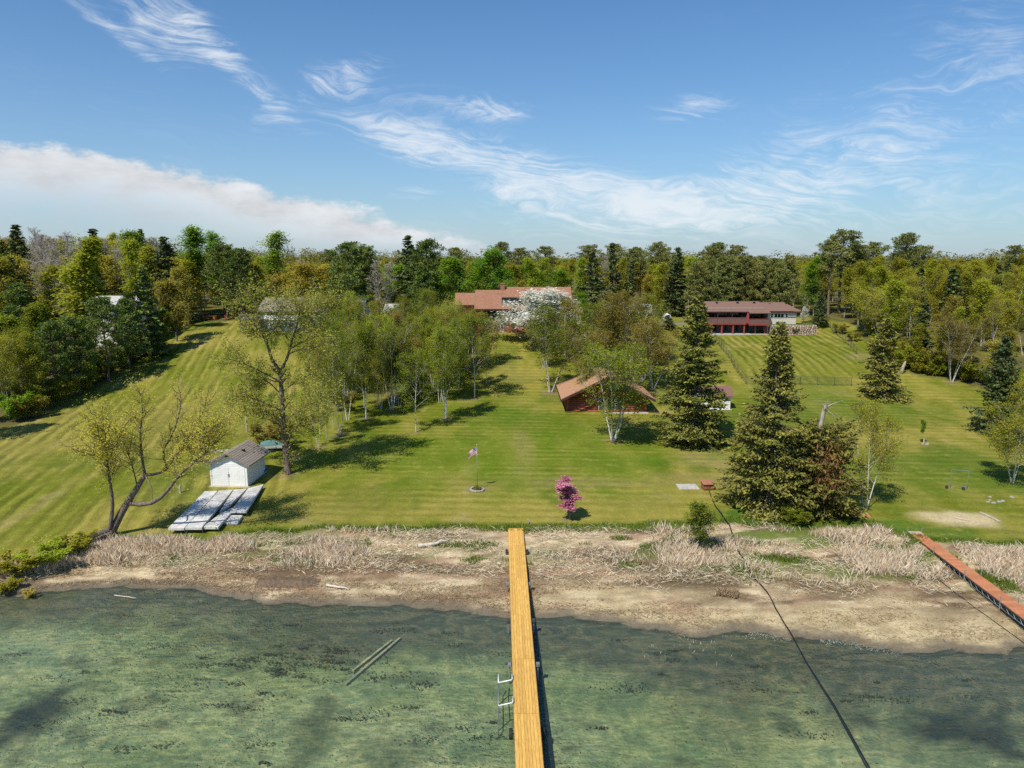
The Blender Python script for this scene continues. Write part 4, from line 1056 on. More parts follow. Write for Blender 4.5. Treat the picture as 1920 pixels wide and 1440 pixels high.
# boat shed on the left by the grey dock sections
g = ground(431, 912)
shed = gable_shed('boat_shed', 'small white lap-sided shed with grey shingle roof above the stacked dock sections', (g[0], g[1], g[2]), R(-4), 3.55, 4.2, 2.35, .95, M_white, M_greyroof, 13, ov=.48)
MB().box(-1.9, 2.1, -.42, -.08, -.25, .06).build('sill', mat('weathered_sill', (.42, .36, .24), .9, .2, 4), shed)
for s in (-1, 1):
    MB().box(s * .82 - .78, s * .82 + .78, -.062, -.046, .06, 1.9).build('door', M_white, shed)
MB().box(-.08, .08, -.10, -.06, 1.0, 1.25).build('latch', mat('rusty_latch', (.25, .2, .17), .8, .3, 6), shed)
MB().box(.55, .85, 1.7, 1.95, 2.95, 3.18).build('roof_vent', M_black, shed)
MB().box(-.12, .12, -.30, -.05, 2.98, 3.12).build('vent', M_black, shed)
# garden shed between the spruces
g = ground(1350, 768)
M_marroof = mat('maroon_shingle', (.20, .10, .09), .9, .2, 9)
gs_ = thing('garden_shed', 'tiny white shed with maroon roof peeping out between the two big spruces', 'shed', (g[0] - .6, g[1], g[2]))
MB().prism([(0, -.2), (2.6, -.2), (2.6, 2.1), (1.3, 2.95), (0, 2.1)], -2.0, 2.0, axis=0).build('wall', M_white, gs_)
MB().slab(-2.25, 2.25, (-.42, 1.97), (1.3, 3.1), .12).build('roof', M_marroof, gs_); MB().slab(-2.25, 2.25, (3.02, 1.97), (1.3, 3.1), .12).build('roof', M_marroof, gs_)
for k in range(8):
    MB().hexa([(-1.97, -.045, k * .25), (1.97, -.045, k * .25), (1.97, -.002, k * .25), (-1.97, -.002, k * .25), (-1.97, -.02, k * .25 + .235), (1.97, -.02, k * .25 + .235), (1.97, -.002, k * .25 + .235), (-1.97, -.002, k * .25 + .235)]).build('siding_board', M_white, gs_)
rect_window((0, 0, 0), -.1, .85, .95, 1.65, -.06, gs_, M_white, mull=1)
MB().box(-2.2, 2.2, -.3, 2.8, -.3, .03).build('slab', M_concrete, gs_)

def plain_house(name, label, px0, px1, py_base, py_eave, py_ridge, Y, wall_m, roof_m, wins, D=9, deck=None, wing=None):
    X = lambda px: at(px, 600, Y)[0]; Z = lambda py, y=Y: at(960, py, y)[2]
    zb = min(Z(py_base), gz((X(px0) + X(px1)) / 2, Y))
    org = np.array(((X(px0) + X(px1)) / 2, Y, zb)); root = thing(name, label, 'house', org)
    ze, zr = Z(py_eave), Z(py_ridge, Y + D / 2)
    MB(org).prism([(Y, zb - 1.5), (Y + D, zb - 1.5), (Y + D, ze), (Y + D / 2, zr - .1), (Y, ze)], X(px0), X(px1), axis=0).build('wall', wall_m, root)
    r = MB(org); sl = (zr - ze) / (D / 2); o = .5
    r.slab(X(px0) - .4, X(px1) + .4, (Y - o, ze - o * sl + .15), (Y + D / 2, zr + .15), .18); r.slab(X(px0) - .4, X(px1) + .4, (Y + D + o, ze - o * sl + .15), (Y + D / 2, zr + .15), .18)
    r.build('roof', roof_m, root)
    for a, b, c, d in wins:
        rect_window(org, X(a), X(b), Z(c), Z(d), Y - .02, root, M_white, mull=1)
    return root, org, X, Z
plain_house('white_house', 'white house with pale metal roof half hidden by the dark pines on the left', 150, 252, 607, 575, 556, 128, M_white, M_metalroof, [(163, 170, 590, 580), (182, 188, 592, 579), (196, 204, 590, 580), (225, 233, 590, 580)], D=9)
rt, og, X_, Z_ = plain_house('grey_roofed_house', 'white and slate blue house with grey roof behind the big cottonwood', 488, 598, 618, 582, 559, 142, mat('slate_blue_wall', (.17, .22, .26), .8, .15, 3), M_greyroof, [(500, 508, 597, 588), (520, 530, 597, 588), (545, 553, 597, 588), (572, 580, 597, 588), (505, 515, 614, 605), (540, 550, 614, 605)], D=9)
MB(og).box(X_(496), X_(592), 141.86, 141.985, Z_(600), Z_(591)).build('white_band', M_white, rt)
dk = MB(og).box(X_(455), X_(494), 140.2, 146, Z_(597) - .2, Z_(597)).build('deck', mat('weathered_grey_deck', (.26, .24, .22), .9, .2, 4), rt)
for k in range(6):
    MB(og).box(X_(455), X_(494), 140.15, 140.2, Z_(596.5) + k * .17, Z_(596.5) + .11 + k * .17).build('railing_board', bpy.data.materials['weathered_grey_deck'], dk)
for px in (456, 468, 481, 493):
    MB(og).box(X_(px) - .07, X_(px) + .07, 140.2, 140.34, Z_(612) - .6, Z_(590)).build('post', bpy.data.materials['weathered_grey_deck'], dk)
g0 = at(680, 575, 158)
plain_house('white_outbuilding', 'small white outbuilding glimpsed between pine and birch tops', 668, 684, 600, 566, 559, 156, M_white, M_metalroof, [(669.5, 671.5, 571, 567)], D=5)
plain_house('white_garage', 'white gable end showing over the birch grove', 722, 742, 605, 584, 571, 150, M_white, M_metalroof, [(729, 735, 594, 584)], D=6)

# ------------------------------------------------------------------ single trees shaped after the photograph
def limb(px_pts, Y, dys, n=10):
    """polyline through picture points standing about the distance Y, swaying in depth by dys"""
    P = np.array([at(px, py, Y + dy) for (px, py), dy in zip(px_pts, np.interp(np.linspace(0, 1, len(px_pts)), np.linspace(0, 1, len(dys)), dys))])
    s = np.concatenate([[0], np.cumsum(np.linalg.norm(np.diff(P, axis=0), axis=1))]); s /= s[-1]
    q = np.linspace(0, 1, n)
    out = np.stack([np.interp(q, s, P[:, k]) for k in range(3)], 1)
    sm = out.copy(); sm[1:-1] = (out[:-2] + 2 * out[1:-1] + out[2:]) / 4
    return sm
def custom_tree(name, label, org, limbs, bark, twig_m, leaf_m, seed, twigs=14, tl=1.2, sub=5, subl=.5, nl=8, lsize=.12, lspread=.14, up=.3, droop=.1, leafy=None, twigr=.01, cat='tree'):
    """limbs: list of (polyline, r0, r1, leafiness 0..1, first leafy t)"""
    rng = np.random.default_rng(seed); org = np.array(org, float)
    o = thing(name, label, cat, org)
    wood = []; tw = []; lv = []; rc = []
    for P, r0, r1, lf, t0 in limbs:
        P = P - org; wood.append(tubes(P[None], r0, r1, 8))
        if lf <= 0: continue
        L = np.linalg.norm(np.diff(P, axis=0), axis=1).sum()
        m = max(3, int(twigs * L / 4 * max(lf, .3)))
        t = rng.uniform(t0, 1, (1, m)); p, T = sample(P[None], t)
        P2 = grow(rng, p[0], spread(rng, T[0], rng.uniform(.5, 1.2, m)), tl * rng.uniform(.5, 1.3, m), 6, up, .13)
        wood.append(tubes(P2, max(r1 * .6, twigr * 2), twigr, 4))
        t3 = rng.uniform(.2, 1, (m, sub)); p3, T3 = sample(P2, t3)
        P3 = grow(rng, p3.reshape(-1, 3), spread(rng, T3, rng.uniform(.4, 1.1, t3.shape)).reshape(-1, 3), subl * rng.uniform(.5, 1.3, m * sub), 4, up * .4 - droop, .15)
        tw.append(tubes(P3, twigr, twigr * .5, 3))
        k = int(round(nl * lf))
        if k > 0:
            p4, _ = sample(P3, rng.uniform(.05, 1, (len(P3), k)))
            C = p4.reshape(-1, 3) + rng.normal(0, lspread, (p4.size // 3, 3)); lv.append(leaves(rng, C, lsize)); rc.append(rng.uniform(0, 1, len(C)) * .6 + np.repeat(rng.uniform(0, 1, len(P3)), k) * .4)
    pr = finish(name, rng, 1, wood, merge(tw), merge(lv), bark, twig_m, leaf_m, np.concatenate(rc))
    link('trunk', pr.trunk, None, o); link('crown', pr.crown, None, o)
    return o

def willow():
    b = ground(206, 1004); Y = b[1]
    L = lambda pts, dys: limb(pts, Y, dys)
    limbs = [(L([(203, 1010), (211, 994), (223, 970), (239, 942), (258, 914), (272, 890)], [0, .2, .4]), .36, .17, 0, 0),
             (L([(206, 990), (213, 945), (206, 904), (201, 869), (199, 841), (197, 798)], [-.2, -.5, -.6]), .17, .04, .8, .42),
             (L([(239, 943), (277, 950), (300, 937), (319, 916), (334, 888), (364, 867), (393, 850), (396, 828)], [.3, -.4, -.9, -.6]), .20, .05, .55, .5),
             (L([(272, 890), (296, 891), (315, 878), (327, 855), (343, 841), (356, 812)], [.4, .9, 1.4]), .13, .04, 1.0, .2),
             (L([(272, 890), (267, 869), (265, 845), (262, 803), (269, 774), (265, 744)], [.4, .2, -.3]), .12, .035, .75, .15),
             (L([(272, 890), (284, 913), (286, 940)], [.4, -.4, -.7]), .07, .03, 0, 0),
             (L([(315, 878), (300, 850), (324, 817), (334, 782), (343, 758), (336, 730)], [1.0, 1.6, 1.9]), .09, .03, .5, .1),
             (L([(343, 841), (365, 800), (378, 777), (388, 760), (386, 741)], [1.2, 2.0, 2.4]), .07, .02, .55, .1),
             (L([(364, 867), (380, 838), (384, 815), (400, 800)], [-.8, -1.2, -1.4]), .06, .02, 1.0, .2),
             (L([(343, 841), (372, 822), (400, 808), (425, 800)], [1.4, 1.0, .5]), .06, .02, 1.0, .2),
             (L([(327, 855), (350, 845), (372, 830), (410, 790)], [1.4, 2.3, 2.8]), .06, .02, 1.0, .2),
             (L([(258, 914), (250, 880), (240, 850), (245, 830)], [.3, 1.0, 1.5]), .06, .02, .9, .2),
             (L([(199, 841), (185, 822), (172, 810), (160, 808)], [-.6, -.2, .2]), .04, .015, 1.0, .1),
             (L([(203, 880), (188, 860), (175, 850), (165, 835)], [-.6, -1.2, -1.6]), .04, .015, 1.0, .1),
             (L([(201, 869), (215, 840), (225, 815), (228, 800)], [-.6, -.9, -1.4]), .04, .015, 1.0, .1),
             (L([(200, 850), (190, 815), (184, 790), (186, 775)], [-.6, .2, .5]), .04, .015, 1.0, .1)]
    g2 = ground(30, 1062); mid = ground(120, 1034)
    fall = np.stack([np.interp(np.linspace(0, 1, 10), [0, .5, 1], [b[k], mid[k], g2[k]]) for k in range(3)], 1); fall[:, 2] += np.linspace(.45, .12, 10)
    limbs.append((fall, .30, .16, .55, .35))
    f2 = fall.copy() + np.array((.35, -.5, -.1)); limbs.append((f2[:7], .18, .1, 0, 0))
    custom_tree('willow_tree', 'leaning yellow-green willow with a fallen stem at the left end of the beach', b, limbs, B_brown, T_ochre, L_willow, 11, twigs=28, tl=1.5, sub=6, subl=.75, nl=13, lsize=.12, lspread=.34, up=.45, twigr=.012)
willow()

def cottonwood():
    b = ground(540, 889); Y = b[1]
    L = lambda pts, dys: limb([(x, y if y > 690 else 690 - (690 - y) * .74) for x, y in pts], Y, dys, 12)
    limbs = [(L([(541, 895), (538, 870), (534, 830), (530, 780), (528, 730), (525, 695)], [0, .1, .2]), .36, .2, .55, .12),
             (L([(526, 697), (508, 668), (504, 640), (498, 612), (488, 580), (482, 545), (484, 505)], [.2, -.6, -1.2, -.8]), .19, .03, .85, .2),
             (L([(526, 697), (541, 660), (545, 625), (554, 600), (560, 560), (566, 520)], [.2, .8, 1.4, 1.8]), .18, .03, .85, .2),
             (L([(503, 635), (490, 600), (470, 570), (455, 545), (452, 515)], [-.6, -1.2, -1.8]), .09, .02, 1, .15),
             (L([(554, 600), (580, 570), (600, 545), (612, 525)], [1.2, .6, .3]), .09, .02, 1, .1),
             (L([(545, 640), (570, 622), (595, 600), (612, 575)], [1.0, 2.0, 2.8]), .08, .02, 1, .1),
             (L([(541, 655), (560, 643), (592, 636), (622, 630)], [.6, .2, -.6]), .08, .02, .7, .2),
             (L([(526, 716), (490, 697), (460, 680), (430, 668)], [.1, -1, -2.0]), .09, .02, 1, .2),
             (L([(528, 740), (500, 712), (470, 712), (438, 700)], [.1, 1.2, 2.2]), .08, .02, 1, .2),
             (L([(527, 770), (500, 757), (470, 745), (432, 742)], [.1, -1.2, -2.4]), .08, .02, 1, .1),
             (L([(530, 790), (560, 770), (590, 752), (610, 745)], [.1, -.8, -1.6]), .07, .02, 1, .1),
             (L([(531, 800), (510, 775), (480, 768), (455, 770)], [.1, 1.5, 2.4]), .07, .02, 1, .1),
             (L([(528, 735), (556, 715), (586, 700), (612, 692)], [.1, 1.2, 2.2]), .07, .02, 1, .1),
             (L([(533, 820), (560, 800), (580, 796), (600, 790)], [.1, 1.0, 1.5]), .06, .02, 1, .1),
             (L([(498, 612), (520, 585), (528, 555), (524, 515)], [-.9, -.3, .2]), .07, .02, 1, .1),
             (L([(545, 625), (530, 600), (528, 560), (545, 530)], [1.2, 2.4, 3.0]), .07, .02, 1, .1)]
    custom_tree('cottonwood_tree', 'tall forked cottonwood with sparse new leaves beside the white boat shed', b, limbs, B_brown, T_brown, L_cotton, 12, twigs=20, tl=2.0, sub=6, subl=.9, nl=12, lsize=.20, lspread=.3, up=.35, twigr=.009)
cottonwood()

# blossom trees are built like round broadleaf trees with dense flowers
PR['blossom'] = broadleaf('blossom', 800, 8, B_brown, T_brown, L_white, base=.15, n1=24, n2=8, n3=6, len1=.62, ang1=(.7, 1.25), up1=.55, nl=15, lsize=.22, lspread=.28, r0=.03, shape='round', twigr=.012)
PR['pinktree'] = broadleaf('pink', 801, 3.6, B_brown, T_brown, L_pink, base=.28, n1=17, n2=6, n3=5, len1=.40, ang1=(.3, .7), up1=.75, ratio2=.32, nl=9, lsize=.11, lspread=.07, r0=.016, shape='vase', twigr=.008)
PR['young'] = broadleaf('young', 802, 4, B_brown, T_brown, L_cotton, base=.1, n1=26, n2=5, n3=4, len1=.32, ang1=(.4, .8), up1=.6, nl=6, lsize=.09, lspread=.1, r0=.012, shape='oval', twigr=.008)
PR['sapling'] = broadleaf('sapling', 803, 3, B_grey, T_brown, L_maple, base=.4, n1=14, n2=5, n3=4, len1=.3, ang1=(.3, .7), up1=.6, nl=6, lsize=.13, lspread=.1, r0=.012, shape='oval', twigr=.008)
plant_at('blossom', 'apple_tree', 1000, 131.5, 532, 'broad apple tree in full white blossom in front of the long house', w=2.5, twig=T_brown)
plant_px('pinktree', 'crabapple_tree', 1068, 974, 893, 'small crabapple tree in deep pink blossom near the yellow dock', w=2.3)
plant_px('young', 'young_tree', 1312, 1030, 925, 'bushy young tree standing among the dry reeds by the black hose', w=1.9, leaf=L_birch)
plant_px('sapling', 'sapling', 1732, 832, 786, 'lone sapling with a white trunk guard on the right lawn', w=.8)
plant_px('pinktree', 'redbud_tree', 1057, 555, 533, 'pink flowering tree peeping over the right end of the terracotta roof', w=1.4, dz=1.0)
plant_px('blossom', 'plum_tree', 1112, 596, 562, 'small white flowering tree right of the long house porch', w=.6)
plant_px('blossom', 'pear_tree', 1362, 565, 538, 'white flowering tree behind the left end of the brown roof', w=.8)
plant_px('blossom', 'cherry_tree', 1506, 606, 572, 'pale flowering tree at the right end of the cream wing', w=.7)

# the broken spruce: green skirts below, a splintered grey stem above
def broken_spruce():
    g = ground(1532, 962); H = at(1525, 755, g[1])[2] - g[2]
    p = spruce('broken_spruce', 630, H / .98, 4.0, B_dead, T_brown, L_spruce, levels=34, nb=8, dens=28, sl=.36, sw=.15, power=.62, top=.76, gap=.34)
    o = thing('broken_spruce', 'storm-broken spruce with a splintered grey stem and hanging brown boughs', 'tree', g)
    link('crown', p.crown, None, o)
    rng = np.random.default_rng(8); wood = []
    st = np.array([[0, 0, -.3], [-.1, 0, H * .3], [-.15, 0, H * .6], [-.25, .1, H * .8], [-.1, .1, H * .93], [.1, 0, H * .97]])
    q = np.linspace(0, 1, 14); ps = np.stack([np.interp(q, np.linspace(0, 1, 6), st[:, k]) for k in range(3)], 1)
    wood.append(tubes(ps[None], .26, .15, 9))
    spl = grow(rng, np.repeat(ps[-2:-1], 9, 0) + rng.normal(0, .1, (9, 3)), np.stack([rng.normal(0, .35, 9), rng.normal(0, .35, 9), np.ones(9)], 1), rng.uniform(.3, 1.0, 9), 4, 0, .1)
    wood.append(tubes(spl, .07, .01, 4))
    wood.append(tubes(grow(rng, np.array([[.0, 0, H * .95]]), np.array([[.75, -.1, .6]]), np.array([1.5]), 6, .2, .1), .08, .015, 5))
    wood.append(tubes(grow(rng, np.array([[.1, 0, H * .93]]), np.array([[.6, -.1, -.2]]), np.array([1.6]), 6, -1.5, .05), .05, .015, 5))
    wood.append(tubes(grow(rng, np.array([[.3, -.4, H * .5]]), np.array([[.8, -.3, -.5]]), np.array([4.2]), 7, -.1, .04), .07, .02, 5))
    br = grow(rng, np.stack([np.full(34, -.15), np.full(34, 0), rng.uniform(H * .25, H * .8, 34)], 1), rng.normal(0, 1, (34, 3)) * np.array((1, 1, .15)), rng.uniform(.5, 1.7, 34), 4, -.6, .1)
    wood.append(tubes(br, .035, .01, 4))
    V, F = merge(wood); link('trunk', quad_mesh('snag', V, F, rng.uniform(0, 1, len(V)), [B_dead], smooth=True), None, o)
    # hanging dead boughs on the near side
    C = np.stack([rng.normal(-.15, .7, 1100), rng.normal(-1.5, .8, 1100) - .2, H * rng.triangular(.12, .38, .72, 1100)], 1)
    al = nrm(rng.normal(0, .35, C.shape) + np.array((0, -.1, -1)))
    V, F = leaves(rng, C, .42, .25, 0, al); link('dead_boughs', quad_mesh('dead_boughs', V, F, np.repeat(rng.uniform(0, 1, len(C)), 4), [L_brownneedle]), None, o)
broken_spruce()

plant_px('bigspruce0', 'spruce_tree', 1298, 834, 553, 'tall dense spruce standing between the log cabin and the garden shed', rot=1.0, w=1.15)
plant_px('bigspruce1', 'spruce_tree', 1442, 950, 603, 'biggest spruce with wide lower boughs right of the brown pump box', rot=2.2, w=1.0)
plant_px('spruce1', 'spruce_tree', 1647, 745, 596, 'brownish spruce at the lower right corner of the fenced slope', rot=.5, w=1.15)
plant_px('spruce1', 'spruce_tree', 1868, 812, 630, 'dark spruce at the far right edge of the lawn', rot=2.5, w=1.0, leaf=L_spruced)
plant_px('spruce0', 'spruce_tree', 1265, 592, 463, 'lone tall spruce by the driveway left of the brown-roofed house', rot=1.5, w=1.25, leaf=L_spruced)
plant_px('spruce2', 'spruce_tree', 1534, 612, 541, 'young blue-green spruce right of the stone retaining wall', w=1.2, leaf=L_spruced)
plant_px('pine2', 'pine_tree', 790, 600, 498, 'dense round white pine left of the terracotta roof', w=1.15)
plant_px('spruce0', 'spruce_tree', 1252, 618, 590, 'dark low conifer in front of the driveway beside the white tank', cat='shrub', w=3.0, leaf=L_spruced)

# birches, one by one
birch_rows = [
    ('birch1', 597, 838, 700, 'slim grey-stemmed birch nearest the cottonwood', .7, L_cotton), ('birch0', 612, 822, 690, 'slim young birch second from the cottonwood', .6, L_cotton), ('birch0', 625, 806, 680, 'slim young birch third from the cottonwood', .6, L_birch),
    ('birch2', 636, 815, 640, 'white multi-stemmed birch behind the slim young ones', .8, None), ('birch1', 652, 788, 600, 'tall birch with bowed white stems at the left of the grove', .85, None), ('birch3', 686, 785, 596, 'tall straight birch with its own round shadow left of the grove', .8, None),
    ('birch4', 735, 768, 590, 'four-stemmed birch fanning out in the middle of the grove', .9, None), ('birch0', 780, 810, 648, 'low-branched birch closest to the lawn, left of the flagpole', .95, None), ('birch3', 835, 785, 606, 'double-stemmed birch with a thick grey foot at the edge of the lawn', .95, None),
    ('birch0', 890, 746, 582, 'full-crowned single birch at the right end of the grove', 1.15, None),
    ('birch2', 1032, 735, 562, 'clump of four white birch stems left of the log cabin', 1.25, None), ('birch4', 1150, 826, 632, 'leaning birch clump on the lawn in front of the log cabin', 1.5, None),
    ('birch2', 1224, 728, 588, 'reddish-budded birch with many white stems behind the log cabin', 1.43, L_russet), ('birch3', 1170, 700, 540, 'tall birch rising over the cabin ridge', 1.30, L_russet), ('birch2', 1118, 690, 560, 'wide birch left of the cabin ridge', 1.30, None),
    ('birch1', 1195, 684, 545, 'birch high on the slope between cabin and driveway', 1.30, None), ('birch1', 1060, 668, 556, 'russet birch in front of the white blossom tree', 1.37, L_russet), ('birch3', 1090, 760, 664, 'birch with white stem leaning over the cabin eave', 1.04, L_russet),
    ('birch2', 1622, 955, 742, 'leaning white-stemmed birch right of the broken spruce', .85, L_olive),
    ('birch4', 1784, 716, 582, 'spreading white birch at the edge of the right-hand woods', 1.1, L_russet), ('birch2', 1900, 905, 745, 'birch at the right edge above the sand patch', 1.35, L_aspen), ('birch3', 1935, 850, 690, 'leafy birch leaning in from the right border', 1.2, L_aspen),
    ('birch3', 15, 778, 622, 'thick-stemmed birch at the far left border', 1.0, L_aspen), ('birch1', 48, 765, 610, 'white forked birch at the left border', 1.0, L_birch)]
for k_, bx, by, ty, lb, w_, lf_ in birch_rows:
    kw = {}
    if 'leaning' in lb and bx in (1622,): kw['lean'] = (0, R(13))
    plant_px(k_, 'birch_tree', bx, by, ty, lb, w=w_, leaf=lf_, **kw)
rg = random.Random(21)
for i in range(72):       # the birch grove climbing the slope
    for _ in range(40):
        px, py = rg.uniform(570, 925), rg.uniform(645, 768)
        if py < 800 - (px - 585) * .09 and not (px > 840 and py > 735): break
    kk = rg.randrange(5); plant_px('birch%d' % kk, 'birch_tree', px, py, py - rg.uniform(100, 140) * (1.1 if py > 720 else .85), '%s birch in the %s of the grove, %s' % (('single-stemmed', 'two-stemmed', 'three-stemmed', 'forked', 'many-stemmed')[kk], 'upper part' if py < 690 else 'middle' if py < 730 else 'lower part', 'near the cottonwood' if px < 680 else 'left of centre' if px < 760 else 'right of centre' if px < 850 else 'near the long house'), group='birches inside the grove', w=rg.uniform(.8, 1.05), leaf=rg.choice([None, None, None, L_russet, L_aspen]))
for px, py, ty in ((1130, 668, 560), (1150, 652, 548), (1182, 650, 552), (1208, 655, 560), (1100, 720, 610), (1165, 735, 640), (1020, 690, 600), (1140, 700, 590), (1205, 715, 600), (1185, 745, 640), (1120, 745, 650)):
    plant_px('birch%d' % rg.randrange(1, 5), 'birch_tree', px, py, ty, 'airy birch on the slope above the log cabin', group='birches above the cabin', w=1.2, leaf=rg.choice([None, L_russet, L_birch]))

# dark conifers and mixed trees along the left edge of the lawn
for px, py, ty, k_, lf_, lb in ((150, 738, 590, 'pine1', None, 'dark pine with bare lower stem at the foot of the left woods'), (110, 752, 600, 'pine0', None, 'shaggy pine casting a long shadow on the left lawn'), (205, 715, 555, 'pine0', None, 'pine standing before the white house on the left'),
                            (243, 690, 560, 'pine2', None, 'broad pine right of the white house'), (283, 668, 500, 'farspruce1', L_pine, 'tall pointed conifer at the bend of the left lawn'), (300, 655, 575, 'round0', L_maple, 'bright green rounded tree tucked below the tall conifer'),
                            (72, 770, 640, 'round1', L_olive, 'olive undergrowth tree in the left corner woods'), (355, 615, 495, 'round2', L_orange, 'orange-budded oak at the top of the left lawn'), (180, 715, 640, 'round1', L_maple, 'low green tree at the shady rim of the left lawn')):
    plant_px(k_, 'pine_tree' if 'pine' in k_ else ('conifer_tree' if 'spruce' in k_ else 'broadleaf_tree'), px, py, ty, lb, leaf=lf_, w=1.1)
BACK = [(420, 160, 455, 'pine1', None, 'dark pine group leader left of the grey-roofed house', 1.1), (447, 158, 464, 'pine0', None, 'second dark pine left of the grey-roofed house', 1.0), (560, 162, 487, 'round1', L_yellow, 'golden-budded tree behind the grey-roofed house', 1.5),
        (600, 166, 492, 'round0', L_yellow, 'second golden-budded tree right of the grey-roofed house', 1.3), (655, 158, 452, 'pine0', None, 'big dark pine right of the grey-roofed house', 1.2), (685, 161, 458, 'pine1', None, 'dark pine beside the big one above the birch grove', 1.0), (765, 166, 440, 'farspruce1', None, 'spire-topped spruce left of the long house', 1.3),
        (800, 164, 447, 'pine0', None, 'dark broad pine behind the white pine', 1.1), (715, 154, 486, 'bare1', None, 'bare brownish tree above the birch grove', 1.4), (940, 163, 462, 'round0', None, 'bright green maple straight behind the chimney', 1.25),
        (860, 160, 478, 'round2', None, 'bright green maple behind the left wing of the long house', 1.4), (895, 166, 482, 'round1', None, 'bright green maple between chimney and left wing', 1.2), (1012, 164, 480, 'aspen2', None, 'yellow-green tree behind the middle of the terracotta roof', 1.4), (1110, 158, 470, 'farspruce1', None, 'broad dark spruce right of the long house', 1.25), (1153, 160, 455, 'farspruce0', None, 'narrow dark spruce with a dead white trunk before it', .95),
        (1180, 162, 485, 'farspruce0', None, 'shorter dark spruce in the trio right of the long house', .95), (1095, 150, 545, 'round1', L_maple, 'low bright green tree at the porch corner', 1.2), (500, 172, 430, 'aspen0', L_maple, 'tall bright poplar on the skyline left of the gap', 1.7),
        (372, 168, 424, 'aspen1', L_maple, 'pair-topped tall poplar on the left skyline', 1.6), (415, 174, 430, 'aspen0', L_maple, 'poplar on the left skyline with notched top', 1.6), (95, 118, 435, 'aspen2', L_aspen, 'huge yellow-green tree rising over the left woods', 1.5), (150, 120, 470, 'aspen0', L_aspen, 'tall yellow-green tree right of the huge one on the left', 1.5),
        (250, 172, 430, 'aspen3', L_maple, 'blue-green poplar crown on the left skyline', 1.7), (1580, 176, 430, 'tallpine1', None, 'highest pine of the skyline above the right woods', 1.3), (1560, 172, 450, 'tallpine0', None, 'pine shoulder to shoulder with the highest one', 1.3), (1690, 185, 436, 'tallpine0', None, 'lone rounded pine on the right skyline', 1.2),
        (1605, 178, 458, 'tallpine0', None, 'shorter pine right of the highest one', 1.2), (1508, 170, 478, 'aspen2', L_maple, 'bright green aspen right of the dark pine row', 1.3), (1532, 168, 490, 'aspen0', L_maple, 'second bright green aspen right of the dark pine row', 1.3), (1230, 170, 490, 'aspen0', L_aspen, 'yellow-green aspen left of the lone tall spruce', 1.4), (1300, 178, 480, 'aspen3', L_aspen, 'yellow-green aspen right of the lone tall spruce', 1.4), (320, 132, 520, 'round2', L_orange, 'brown-gold oak behind the tall pointed conifer', 1.3), (225, 122, 545, 'round0', L_orange, 'ochre-budded tree above the white house roof', .9)]
for px, Yd, ty, k_, lf_, lb, w_ in BACK:
    plant_at(k_, 'pine_tree' if 'pine' in k_ else ('spruce_tree' if 'spruce' in k_ else 'broadleaf_tree'), px, Yd, ty, lb, leaf=lf_, w=w_)
for i in range(13):       # the pine row behind the brown-roofed house
    px = 1308 + i * 14 + rg.uniform(-4, 4)
    plant_at('pine%d' % rg.randrange(3), 'pine_tree', px, 167 + rg.uniform(-3, 4), rg.uniform(474, 494), 'olive-dark pine in the row behind the brown-roofed house', group='pines behind the brown-roofed house', leaf=L_pineo, w=1.0)

